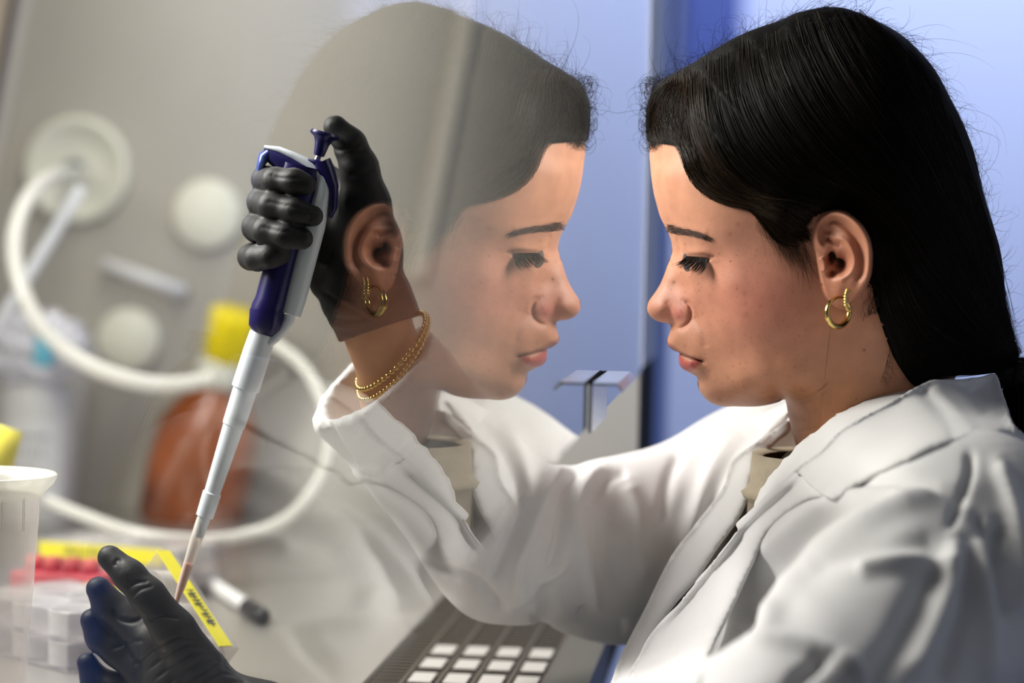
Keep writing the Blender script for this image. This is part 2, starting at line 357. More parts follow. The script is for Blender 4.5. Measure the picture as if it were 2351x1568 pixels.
_bp = _nt.nodes.new('ShaderNodeBump'); _bp.inputs['Strength'].default_value = .22; _bp.inputs['Distance'].default_value = .0006
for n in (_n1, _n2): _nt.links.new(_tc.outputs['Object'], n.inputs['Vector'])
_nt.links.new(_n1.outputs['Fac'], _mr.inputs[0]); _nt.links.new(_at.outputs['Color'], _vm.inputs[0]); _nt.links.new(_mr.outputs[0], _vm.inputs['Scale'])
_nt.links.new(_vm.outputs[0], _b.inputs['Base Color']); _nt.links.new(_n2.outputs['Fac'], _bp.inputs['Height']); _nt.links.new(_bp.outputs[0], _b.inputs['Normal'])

person = empty('person', V(at(2000, 1568, D0)))
tag(person, 'dark-haired woman in white lab coat and black gloves leaning in profile beside the glass', 'person')

def tone_attr(o, cols):
    a = o.data.color_attributes.new('tone', 'FLOAT_COLOR', 'POINT')
    a.data.foreach_set('color', np.hstack([cols, np.ones((len(cols), 1))]).astype(np.float32).ravel())
# ------------------------------------------------------------------ implicit surfaces: smooth unions meshed by surface nets
def smin(a, b, k):
    h = np.clip(.5 + .5 * (b - a) / k, 0, 1); return b * (1 - h) + a * h - k * h * (1 - h)
def cone(P, a, b, ra, rb, flat=None):             # round cone from a to b
    a = np.asarray(a, float); b = np.asarray(b, float); ab = b - a
    t = np.clip((P - a) @ ab / (ab @ ab + 1e-12), 0, 1)
    return np.linalg.norm(P - a - t[:, None] * ab, axis=1) - (ra + (rb - ra) * t)
def nets(fun, lo, hi, h, band=3.0):
    lo = np.asarray(lo, float); n = np.ceil((np.asarray(hi) - lo) / h).astype(int) + 1; c = 4
    nc = n // c + 2
    g = [np.arange(m) * h * c + lo[i] for i, m in enumerate(nc)]
    Pc = np.stack(np.meshgrid(*g, indexing='ij'), -1).reshape(-1, 3)
    fc = np.concatenate([fun(Pc[i:i + 400000]) for i in range(0, len(Pc), 400000)]).reshape(nc)
    f = np.repeat(np.repeat(np.repeat(fc, c, 0), c, 1), c, 2)[:n[0], :n[1], :n[2]].astype(np.float32)
    ix = np.argwhere(np.abs(f) < band * c * h + .004)
    for i in range(0, len(ix), 400000):
        j = ix[i:i + 400000]; f[j[:, 0], j[:, 1], j[:, 2]] = fun(lo + j * h)
    s = f < 0; cs = n - 1
    corners = [(i, j, k) for i in (0, 1) for j in (0, 1) for k in (0, 1)]
    def sub(a, o): return a[o[0]:o[0] + cs[0], o[1]:o[1] + cs[1], o[2]:o[2] + cs[2]]
    tot = sum(sub(s, o).astype(np.int8) for o in corners)
    cell = np.argwhere((tot > 0) & (tot < 8)); cid = -np.ones(cs, np.int64); cid[tuple(cell.T)] = np.arange(len(cell))
    acc = np.zeros((len(cell), 3)); cnt = np.zeros(len(cell))
    for o in corners:
        for ax in range(3):
            if o[ax]: continue
            o2 = list(o); o2[ax] = 1; A = cell + o; B = cell + o2
            fa = f[tuple(A.T)]; fb = f[tuple(B.T)]; m = (fa < 0) != (fb < 0)
            t = fa[m] / (fa[m] - fb[m]); p = A[m].astype(float); p[:, ax] += t; acc[m] += p; cnt[m] += 1
    verts = lo + acc / cnt[:, None] * h
    quads = []
    for ax in range(3):
        b, c2 = (ax + 1) % 3, (ax + 2) % 3
        sl = [slice(None)] * 3; sl2 = [slice(None)] * 3; sl[ax] = slice(0, n[ax] - 1); sl2[ax] = slice(1, n[ax])
        d = s[tuple(sl)].astype(np.int8) - s[tuple(sl2)].astype(np.int8)
        e = np.argwhere(d != 0); e = e[(e[:, b] > 0) & (e[:, c2] > 0) & (e[:, b] < cs[b]) & (e[:, c2] < cs[c2])]
        v = []
        for db, dc in ((0, 0), (-1, 0), (-1, -1), (0, -1)):
            q = e.copy(); q[:, b] += db; q[:, c2] += dc; v.append(cid[tuple(q.T)])
        v = np.stack(v, 1); neg = d[tuple(e.T)] < 0; v[neg] = v[neg][:, ::-1]; quads.append(v[(v >= 0).all(1)])
    return verts, np.concatenate(quads)
def vnormals(v, f):
    a = np.cross(v[f[:, 2]] - v[f[:, 0]], v[f[:, 3]] - v[f[:, 1]]); nn = np.zeros_like(v)
    for i in range(4): np.add.at(nn, f[:, i], a)
    return nn / (np.linalg.norm(nn, axis=1)[:, None] + 1e-12)
def subdiv(v, f, it=1):
    for _ in range(it):
        o = new_obj('tmp', v, f); m = o.modifiers.new('s', 'SUBSURF'); m.levels = 1; m.render_levels = 1
        bpy.context.view_layer.update()
        me = bpy.data.meshes.new_from_object(o.evaluated_get(bpy.context.evaluated_depsgraph_get()))
        v = np.zeros(len(me.vertices) * 3, np.float32); me.vertices.foreach_get('co', v); v = v.reshape(-1, 3).astype(float)
        f = np.zeros(len(me.loops), np.int32); me.loops.foreach_get('vertex_index', f); f = f.reshape(-1, 4)
        om = o.data; bpy.data.objects.remove(o); bpy.data.meshes.remove(om); bpy.data.meshes.remove(me)
    return v, f

# ------------------------------------------------------------------ the body: head, neck, arms in one mesh
def up(px, py, D): return at(px, py, D)
FS = [up(1760, 1110, 1.58), up(1420, 1262, 1.53), up(1160, 1250, 1.47), up(945, 975, 1.43), up(893, 830, 1.416), up(862, 735, 1.413), up(845, 660, 1.413)]     # far arm: shoulder .. wrist
NS = [up(2225, 1275, 1.275), up(2060, 1500, 1.205), up(1890, 1715, 1.145), up(1450, 1850, 1.225), up(900, 1755, 1.36), up(600, 1650, 1.375)]  # near arm
arms = MB()
def arm(P, rad):
    q = catmull(P, 6); r = np.interp(np.linspace(0, 1, len(q)), np.linspace(0, 1, len(rad)), rad); arms.tube(q, r, 28)
arm(FS, [.038, .036, .032, .0245, .0205, .0215, .018]); arm(NS[:6], [.034, .034, .033, .028, .024, .022])
av = np.concatenate(arms.v); aq = np.array([f for f in arms.f if len(f) == 4])
bv = np.vstack([HV, av]); body = new_obj('body', bv, (np.vstack([HF, aq + len(HV)]), np.array(caps)), skin, person)
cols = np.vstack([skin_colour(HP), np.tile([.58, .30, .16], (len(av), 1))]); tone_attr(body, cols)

# ------------------------------------------------------------------ the hair
HC0 = [(1486, 310), (1484, 270), (1487, 237), (1507, 195), (1547, 168), (1587, 146), (1632, 118), (1686, 87), (1739, 64), (1793, 46), (1829, 30), (1891, 17), (1936, 18),
       (1976, 31), (2025, 53.6), (2070, 80), (2114, 120.5), (2150, 165), (2181, 223), (2208, 277), (2230, 330), (2244, 379.5), (2257, 437.5), (2275, 500),
       (2295, 567), (2304, 625), (2311, 700), (2324, 750), (2333, 795), (2338, 835), (2300, 852), (2226, 861), (2153, 850), (2128, 876), (2101, 887), (2069, 849), (2043, 800),
       (2010, 700), (1990, 620), (1910, 565), (1858, 548), (1829, 561), (1793, 557), (1766, 537), (1739, 506), (1721, 480), (1686, 467), (1650, 455), (1614, 437),
       (1589, 411), (1577, 380), (1572, 345), (1560, 322), (1492, 326)]
hc = resample(catmull(HC0, 5, True), 700, True); hcen = np.array([1950., 390.])
inner = [(2128, 876), (2101, 887), (2069, 849), (2043, 800), (2010, 700), (1990, 620), (1910, 565), (1858, 548), (1829, 561), (1793, 557), (1766, 537), (1739, 506), (1721, 480),
         (1686, 467), (1650, 455), (1614, 437), (1589, 411), (1577, 380), (1572, 345), (1545, 322), (1510, 325)]
outer = [p for p in HC0[2:31]]
inner_q = np.maximum(_q(np.array(inner)), 0)
inq = [(x, y, (max(math.sqrt(q_) + (.22 if (i < 5 or i > 16) else -.12), 0)) ** 2) for i, ((x, y), q_) in enumerate(zip(inner, inner_q))]
add = [(1560, 240, 4.2), (1620, 250, 5.7), (1620, 350, 6.3), (1660, 400, 6.75), (1740, 440, 7.3), (1800, 500, 7.55), (1700, 300, 7.0), (1700, 180, 5.3), (1800, 130, 5.2), (1900, 100, 4.9), (1900, 250, 7.3),
       (1900, 400, 8.0), (2000, 400, 7.9), (2000, 250, 7.2), (2100, 250, 5.9), (2150, 400, 6.6), (2080, 550, 7.6), (2050, 650, 7.3), (2200, 550, 5.9), (2240, 700, 4.6), (2150, 700, 6.2),
       (2080, 760, 6.1), (2150, 800, 4.8), (2250, 800, 3.5), (2100, 830, 5.2), (1845, 520, 6.95), (1888, 512, 6.5), (1900, 535, 6.2), (1930, 500, 6.7), (1900, 470, 7.35), (1960, 500, 7.1), (1520, 250, 2.6), (2000, 560, 7.6), (2310, 800, 2.2), (2220, 835, 2.8), (1535, 290, 3.6)]
hp = np.array([p[:2] for p in inq] + outer + [a[:2] for a in add]); hv = np.array([p[2] for p in inq] + [0] * len(outer) + [a[2] ** 2 for a in add])
_hq = tps(hp, hv)
def hair_Y(Q):
    return np.sqrt(np.maximum(_hq(Q), 0)) / 100
NH = 170; uh = np.linspace(0, 1, NH); th = .8 * np.sin(uh * math.pi / 2) + .2 * uh
Qh = hcen + th[:, None, None] * (hc[None] - hcen); Yh = hair_Y(Qh)
# soft locks: shallow grooves that follow the combing direction
ang = np.arctan2(Qh[..., 1] - 860, Qh[..., 0] - 2345)
Yh += .0010 * np.sin(ang * 70 + 2 * np.sin(Qh[..., 0] / 90)) * np.clip(Yh / .03, 0, 1) + .0006 * np.sin(ang * 151 + Qh[..., 1] / 60) * np.clip(Yh / .03, 0, 1)
nearh = at(Qh[..., 0], Qh[..., 1], D0 - Yh); farh = nearh.copy(); farh[..., 1] = 2 * D0 - nearh[..., 1]
def ring_mesh(N):
    n, m = N.shape[:2]; i = np.arange(n - 1)[:, None] * m; k = np.arange(m)[None]; l = (k + 1) % m
    return np.stack([i + k, i + l, i + m + l, i + m + k], -1).reshape(-1, 4)
fm = ring_mesh(nearh); nv0 = nearh.shape[0] * nearh.shape[1]
hairm = mat('dark_hair', (.0045, .0035, .0028), .55, spec=.08, bump=(260, .5, (1, 1, 1)))
strandm = mat('hair_strands', (.008, .0052, .0034), .48, spec=.12)
brownm = mat('hair_strands_brown', (.036, .019, .009), .45, spec=.22)
kk = np.arange(700); rim = (nearh.shape[0] - 1) * 700 + kk; rl = np.roll(rim, -1)
rimf = np.stack([rim, rl, rl + nv0, rim + nv0], 1)
hair = new_obj('hair', np.vstack([nearh.reshape(-1, 3), farh.reshape(-1, 3)]), np.vstack([fm, fm[:, ::-1] + nv0, rimf]), hairm, person)

# strands: thin three-sided fibres in one mesh per shade
class Fibres:
    def __init__(s): s.v = []; s.f = []; s.n = 0
    def add(s, pts, r):
        m = len(pts); t = np.gradient(pts, axis=0); t /= np.linalg.norm(t, axis=1)[:, None] + 1e-9
        u = np.cross(t, [0.2, 1, 0.1]); u /= np.linalg.norm(u, axis=1)[:, None] + 1e-9; w_ = np.cross(t, u)
        r = (r * np.clip(np.linspace(1.3, .25, m), .25, 1))[:, None]
        v = np.stack([pts + r * (math.cos(a) * u + math.sin(a) * w_) for a in (0, 2.094, 4.189)], 1).reshape(-1, 3)
        i = np.arange(m - 1)[:, None] * 3; k = np.arange(3)[None]; l = (k + 1) % 3
        s.v.append(v); s.f.append(np.stack([i + k, i + l, i + 3 + l, i + 3 + k], -1).reshape(-1, 4) + s.n); s.n += len(v)
    def build(s, name, m, parent): return new_obj(name, np.vstack(s.v), np.vstack(s.f), m, parent)
rs = np.random.RandomState(7)
GUIDES = [  # root on the parting -> down over the temple -> back above the ear -> pony tail
    [(1505, 215), (1492, 255), (1488, 300), (1497, 335), (1520, 338), (1545, 318)],
    [(1525, 190), (1512, 240), (1518, 290), (1545, 312), (1572, 335), (1588, 380), (1640, 440), (1730, 480), (1830, 520)],
    [(1560, 165), (1562, 230), (1575, 300), (1580, 360), (1598, 415), (1650, 454), (1730, 480), (1800, 510), (1870, 520), (1950, 500)],
    [(1610, 135), (1610, 210), (1620, 290), (1650, 370), (1710, 430), (1800, 478), (1900, 480), (1990, 520), (2060, 650), (2160, 770), (2320, 835)],
    [(1680, 92), (1680, 170), (1700, 260), (1750, 350), (1830, 425), (1930, 460), (2020, 510), (2100, 640), (2200, 760), (2330, 832)],
    [(1760, 58), (1770, 140), (1810, 240), (1880, 340), (1960, 410), (2060, 500), (2140, 620), (2240, 750), (2333, 828)],
    [(1850, 28), (1880, 120), (1940, 230), (2020, 330), (2100, 440), (2180, 580), (2260, 720), (2335, 822)],
    [(1930, 20), (1990, 120), (2060, 220), (2130, 340), (2200, 480), (2260, 620), (2310, 760), (2338, 815)],
    [(1985, 36), (2060, 95), (2130, 180), (2185, 290), (2225, 400), (2265, 530), (2300, 660), (2335, 810)]]
GR = [resample(catmull(g, 8), 40) for g in GUIDES]
dark, brown = Fibres(), Fibres()
def lift(pts, off):
    Y = hair_Y(pts); return at(pts[:, 0], pts[:, 1], D0 - Y - off)
for i in range(5200):
    g = rs.uniform(1, len(GR) - 1.001); a = int(g); t = g - a
    p = GR[a] * (1 - t) + GR[a + 1] * t
    s0, s1 = (rs.uniform(0, .35), rs.uniform(.55, 1.0)) if rs.rand() < .7 else (rs.uniform(.3, .6), 1.0)
    p = p[int(s0 * 39):int(s1 * 39) + 1]
    if len(p) < 5: continue
    n = len(p); off = rs.normal(0, 5) * np.ones(n) + rs.normal(0, 4) * np.sin(np.linspace(0, 3, n) + rs.uniform(0, 6))
    tn = np.gradient(p, axis=0); tn /= np.linalg.norm(tn, axis=1)[:, None] + 1e-9
    p = p + np.stack([-tn[:, 1], tn[:, 0]], 1) * off[:, None]
    q = lift(p, .0004 + abs(rs.normal(0, .0007)))
    (brown if (g < 3.2 and rs.rand() < .5) or rs.rand() < .06 else dark).add(q, rs.uniform(.00010, .00018))
FR = [resample(catmull(g, 8), 24) for g in ([(1532, 192), (1502, 232), (1489, 280), (1488, 318), (1496, 340)], [(1560, 180), (1545, 240), (1538, 285), (1541, 314)], [(1580, 180), (1570, 250), (1570, 300), (1577, 345)])]
for i in range(900):
    g = rs.uniform(0, 1.999); a = int(g); t = g - a; p = (FR[a] * (1 - t) + FR[a + 1] * t)[int(rs.uniform(0, 12)):].copy(); n = len(p)
    p += np.stack([rs.normal(0, 3) + rs.normal(0, 5) * np.sin(np.linspace(0, rs.uniform(2, 7), n)), rs.normal(0, 5) * np.ones(n)], 1)
    p[:, 0] = np.maximum(p[:, 0], 1483); (brown if rs.rand() < .5 else dark).add(lift(p, .0004 + abs(rs.normal(0, .0012))), rs.uniform(.00009, .00016))
# lower edge: hair that follows the hairline from the forehead to the ear, the sideburn, the hair behind the ear and at the nape
EDGE = [[(1548, 316), (1572, 332), (1579, 380), (1592, 414), (1618, 440), (1652, 458), (1690, 469), (1728, 482), (1752, 512), (1775, 545), (1800, 562), (1832, 566), (1862, 552)],
        [(1560, 300), (1590, 350), (1615, 410), (1670, 445), (1740, 470), (1790, 510), (1830, 535), (1868, 520)]]
ER = [resample(catmull(g, 8), 40) for g in EDGE]
for i in range(1100):
    t = rs.rand() ** 1.3; p = ER[0] * (1 - t) + ER[1] * t; s0 = rs.uniform(0, .6); s1 = min(1, s0 + rs.uniform(.2, .5)); p = p[int(s0 * 39):int(s1 * 39) + 1].copy()
    n = len(p)
    if n < 5: continue
    p[:, 1] += rs.normal(0, 3) + rs.normal(0, 3) * np.sin(np.linspace(0, 3, n)); p[:, 0] += rs.normal(0, 3)
    Y = np.maximum(hair_Y(p), np.sqrt(np.maximum(_q(p), 0)) / 100); q = at(p[:, 0], p[:, 1], D0 - Y - .0006 - abs(rs.normal(0, .0006)))
    (brown if rs.rand() < .6 else dark).add(q, rs.uniform(.00010, .00020))
NP = [resample(catmull(g, 8), 40) for g in ([(2006, 560), (2012, 650), (2043, 770), (2092, 862), (2180, 858), (2310, 846)], [(2050, 520), (2080, 640), (2140, 750), (2230, 815), (2325, 838)])]
for i in range(900):
    t = rs.rand() ** 1.5; p = (NP[0] * (1 - t) + NP[1] * t)[int(rs.uniform(0, 18)):].copy(); n = len(p); p[:, 1] += rs.normal(0, 3) + rs.normal(0, 3) * np.sin(np.linspace(0, 3, n)); p[:, 0] += rs.normal(0, 3)
    Y = np.maximum(hair_Y(p), np.sqrt(np.maximum(_q(p), 0)) / 100); dark.add(at(p[:, 0], p[:, 1], D0 - Y - .0008 - abs(rs.normal(0, .0008))), rs.uniform(.00015, .0003))
for i in range(520):                               # baby hairs along the hairline
    e_ = ER[0]; j = int(rs.rand() ** 1.4 * 30); b = e_[j] if i > 130 else np.array([rs.uniform(1494, 1572), 0]); s = np.linspace(0, 1, 8)
    if i <= 130: b[1] = 336 - 26 * math.sin((b[0] - 1494) / 78 * math.pi)
    tn = e_[min(j + 2, 39)] - e_[max(j - 2, 0)] if i > 130 else np.array([rs.normal(0, .5), 1.0]); tn = tn / np.linalg.norm(tn); nn = np.array([-tn[1], tn[0]]); L_ = rs.uniform(10, 34) if i > 130 else rs.uniform(6, 22)
    p = b + tn * (s * L_)[:, None] + nn * (rs.uniform(-2, 7) * np.sin(s * rs.uniform(1, 3.5)))[:, None] + rs.normal(0, 2.0, 2)
    Y = np.maximum(np.sqrt(np.maximum(_q(p), 0)) / 100 + .0005, hair_Y(p) * (i > 130)); brown.add(at(p[:, 0], p[:, 1], D0 - Y - .0006), rs.uniform(.00008, .00014))
for i in range(420):                               # sideburn wisps and nape wisps lying on the skin
    if i < 200:
        x0 = rs.triangular(1725, 1800, 1860); y0 = 478 + (x0 - 1720) * .8 + rs.uniform(-25, 14); p = np.array([(x0, y0), (x0 + rs.uniform(0, 20), y0 + rs.uniform(15, 40)), (x0 + rs.uniform(10, 50), y0 + rs.uniform(30, 110))])
    else:
        x0, y0 = rs.uniform(1995, 2050), rs.uniform(640, 820); p = np.array([(x0, y0), (x0 - rs.uniform(0, 25), y0 + rs.uniform(15, 50)), (x0 + rs.uniform(-20, 40), y0 + rs.uniform(40, 100))])
    p = resample(catmull(p, 6), 10); Y = np.sqrt(np.maximum(_q(p), 0)) / 100; q = at(p[:, 0], p[:, 1], D0 - Y - .0005)
    brown.add(q, .00007)
# flyaways round the outline
hcl = resample(hc, 700, True)
top = hcl[[i for i in range(700) if (hcl[i, 1] < 835 and (hcl[i, 0] > 1990 or hcl[i, 1] < 300)) ]]
for i in range(950):
    j = rs.randint(len(top)); b = top[j]; o = b - hcen; o /= np.linalg.norm(o); tn = np.array([-o[1], o[0]])
    front = b[0] < 1760
    L = rs.uniform(12, 75) * (1.0 if front else .9) * (2.0 if rs.rand() < .12 else 1); sgn = 1 if rs.rand() < .75 else -1; out = rs.uniform(.15, .95) if front else rs.uniform(.08, .6)
    s = np.linspace(0, 1, 12); curl = rs.uniform(-1, 1) * .8
    p = b - o * 6 + o * (L * out * np.sin(s * rs.uniform(1.2, 2.6)))[:, None] + tn * (sgn * L * (s + curl * s * s * .5))[:, None]
    if rs.rand() < .45:                            # loose arcs
        a_ = math.atan2(tn[1] * sgn, tn[0] * sgn) + rs.uniform(-.9, .9); rr = rs.uniform(10, 46); k_ = rs.choice([-1, 1]) * rs.uniform(1.2, 3.2); s = np.linspace(0, 1, 18)
        hd = a_ + k_ * s; p = b - o * 4 + np.cumsum(np.stack([np.cos(hd), np.sin(hd)], 1) * rr * 2 / 18, 0); p = p + o * np.maximum(0, -((p - b) @ o))[:, None]
    y = D0 + rs.normal(0, .012) + rs.normal(0, .01) * s
    dark.add(at(p[:, 0], p[:, 1], y), rs.uniform(.00006, .00011))
for i in range(700):                               # frizzy curls above the forehead
    x0, y0 = rs.uniform(1482, 1560), rs.uniform(180, 330); a0 = rs.uniform(0, 6.28); r_ = rs.uniform(6, 22); turn = rs.uniform(2, 5) * rs.choice([-1, 1]); s = np.linspace(0, 1, 14)
    if x0 > 1520 and y0 > 300: continue
    p = np.stack([x0 + r_ * np.cos(a0 + turn * s), y0 + r_ * np.sin(a0 + turn * s) + 12 * s], 1)
    p[:, 0] = np.maximum(p[:, 0], 1466)
    Y = hair_Y(p); q = at(p[:, 0], p[:, 1], D0 - Y * rs.uniform(-.9, 1) - .001); (brown if rs.rand() < .5 else dark).add(q, .00011)
# pony tail below the tie
for i in range(700):
    a_, b_ = rs.normal(0, 1, 2); s = np.linspace(0, 1, 16); wv = .006 + .016 * np.sin(s * 2.2)
    c0 = at(2352, 850, D0); c1 = at(2395, 1000, D0); c2 = at(2400, 1300, D0 - .02)
    p = ((1 - s) ** 2)[:, None] * c0 + (2 * s * (1 - s))[:, None] * c1 + (s ** 2)[:, None] * c2
    p = p + np.stack([a_ * wv * .62, b_ * wv * .62, 0 * s], 1); dark.add(p, .0004)
dark.build('hair_strands', strandm, hair); brown.build('hair_strands', brownm, hair)
MB().tube([at(2352, 850, D0), at(2378, 930, D0), at(2396, 1050, D0), at(2400, 1290, D0 - .02)], [.009, .016, .019, .008], 20).build('ponytail', hairm, hair, True)
tie = MB()
for j in range(3):
    th_ = np.linspace(0, 2 * math.pi, 40, endpoint=False); c = at(2348 + j * 3, 838 + 12 * j, D0)
    ring = c + np.stack([(.012 + .002 * np.sin(th_ * 7 + j)) * np.cos(th_), (.012 + .002 * np.sin(th_ * 7 + j)) * np.sin(th_), .004 * np.cos(th_) + .001 * np.sin(th_ * 9)], 1)
    tie.tube(ring, .0034, 8, closed=True)
tie.build('hair_tie', mat('black_elastic', (.01, .01, .012), .7), person, True)

# brow, lashes, eye
brow = Fibres(); lash = Fibres()
for i in range(430):
    t = rs.rand(); p0 = catmull([(1530, 524), (1548, 530), (1575, 534), (1603, 540), (1628, 549)], 12); b = p0[int(t * (len(p0) - 1))]
    b = b + np.array([rs.normal(0, 1.5), rs.uniform(-10, 8) * (1 - .5 * t)]); a0 = math.radians(rs.uniform(-22, 10) + 28 * t); L = rs.uniform(9, 17)
    p = b + np.stack([L * np.linspace(0, 1, 5) * math.cos(a0), L * np.linspace(0, 1, 5) * math.sin(a0) + 2 * np.linspace(0, 1, 5) ** 2], 1)
    Y = sum(skin_Y(p)) / 100 + .0006; brow.add(at(p[:, 0], p[:, 1], D0 - Y), .00008)
for i in range(64):
    t = i / 63; root = catmull([(1576, 588), (1592, 589), (1610, 591), (1626, 594)], 16); b = root[int(t * (len(root) - 1))]
    e = np.array([1549 + 60 * t ** 1.2, 607 + 22 * t]) + rs.normal(0, 2.6, 2); s = np.linspace(0, 1, 9)
    m_ = (b + e) / 2 + np.array([2, 6]); p = ((1 - s) ** 2)[:, None] * b + (2 * s * (1 - s))[:, None] * m_ + (s ** 2)[:, None] * e
    Y0 = float(sum(skin_Y(b[None]))[0]) / 100; y = D0 - Y0 - (.0035 * np.sin(s * 2.2) + .0005)
    lash.add(at(p[:, 0], p[:, 1], y), .00026)
bo = brow.build('eyebrow', mat('brow_hair', (.045, .022, .013), .6), person)
far_b = Fibres(); far_b.v = [np.vstack(brow.v) * [1, -1, 1] + [0, 2 * D0, 0]]; far_b.f = [np.vstack(brow.f)]; far_b.build('eyebrow', bpy.data.materials['brow_hair'], person)
lash.build('eyelashes', mat('lashes', (.006, .005, .005), .5), person)
far_l = Fibres(); far_l.v = [np.vstack(lash.v) * [1, -1, 1] + [0, 2 * D0, 0]]; far_l.f = [np.vstack(lash.f)]; far_l.build('eyelashes', bpy.data.materials['lashes'], person)
for sg in (1, -1):
    c = at(1611, 600, D0 - .0375 + .0112 + .0095); c = c + np.array([.0, 0, 0.0])
    if sg < 0: c[1] = 2 * D0 - c[1]
    MB().lathe(c - [0, 0, .0115], (0, 0, 1), [(.0115 * math.sin(a), .0115 - .0115 * math.cos(a)) for a in np.linspace(.05, 3.09, 16)], 24).build('eyeball', mat('eyeball', (.10, .08, .075), .15), person, True)
# ------------------------------------------------------------------ clothes
white = mat('white_cotton', (.70, .695, .69), .85, spec=.2, noise=(40, .02), bump=(900, .25), sheen=.15)
beige = mat('beige_knit', (.42, .36, .27), .9, spec=.15, noise=(120, .08), bump=(800, .6, (1.6, 1.6, .5)))
darkshirt = mat('dark_shirt', (.035, .028, .018), .9)
S2, M2, E2, W2 = up(1765, 1120, 1.58), up(1420, 1266, 1.53), up(1165, 1245, 1.47), up(862, 872, 1.42)
S1, E1, M1, W1 = up(2225, 1270, 1.265), up(1880, 1715, 1.13), up(1450, 1830, 1.22), up(900, 1725, 1.36)
T1, T2 = up(2085, 1290, 1.43), up(1960, 2000, 1.43)
CARVE = [up(1860, 1000, 1.43), up(1765, 1180, 1.43), up(1665, 1310, 1.43)]
def coat_f(P):
    Q = P.copy(); Q[:, 1] = D0 + (Q[:, 1] - D0) * .62
    t1 = T1.copy(); t2 = T2.copy()
    f = cone(Q, t1, t2, .100, .115)
    f = smin(f, smin(cone(P, S1, up(2030, 1180, 1.42), .055, .055), cone(P, S2, up(2030, 1180, 1.44), .052, .055), .02), .05)
    ax = W2 - E2; ax /= np.linalg.norm(ax)
    a = smin(cone(P, S2, M2, .052, .0545), cone(P, M2, E2, .0545, .046), .02); a = smin(a, cone(P, E2, W2 + ax * .03, .046, .0440), .02)
    b = smin(cone(P, S1, E1, .060, .058), smin(cone(P, E1, M1, .058, .050), cone(P, M1, W1, .050, .033), .02), .012)
    a = np.maximum(a, (P - W2) @ ax - .004); a = np.maximum(a, -(cone(P, W2 - ax * .02, W2 + ax * .05, .0350, .0370)))
    ax2 = (up(600, 1650, 1.375) - W1); ax2 /= np.linalg.norm(ax2); b = np.maximum(b, (P - W1) @ ax2 - .01)
    f = smin(smin(f, a, .03), b, .022)
    # the open front, the opening round the neck, the sleeve ends
    c = smin(cone(P, CARVE[0], CARVE[1], .062, .046), cone(P, CARVE[1], CARVE[2], .046, .016), .01)
    f = np.maximum(f, -c)
    return f
lo = np.min([S1 - .07, W2 - .07, W1 - .06, T2 - .0, up(2351, 1568, 1.2)], 0); hi = np.array([S1[0] + .12, 1.70, up(1800, 880, 1.5)[2]])
lo[1] = 1.05; lo[2] = up(1500, 2100, 1.3)[2]; hi[0] = T1[0] + .16; lo[0] = W2[0] - .062; hi[2] = up(900, 690, 1.42)[2]
v, f = nets(coat_f, lo, hi, .0037); v, f = subdiv(v, f)
N = vnormals(v, f); P2 = proj(v)
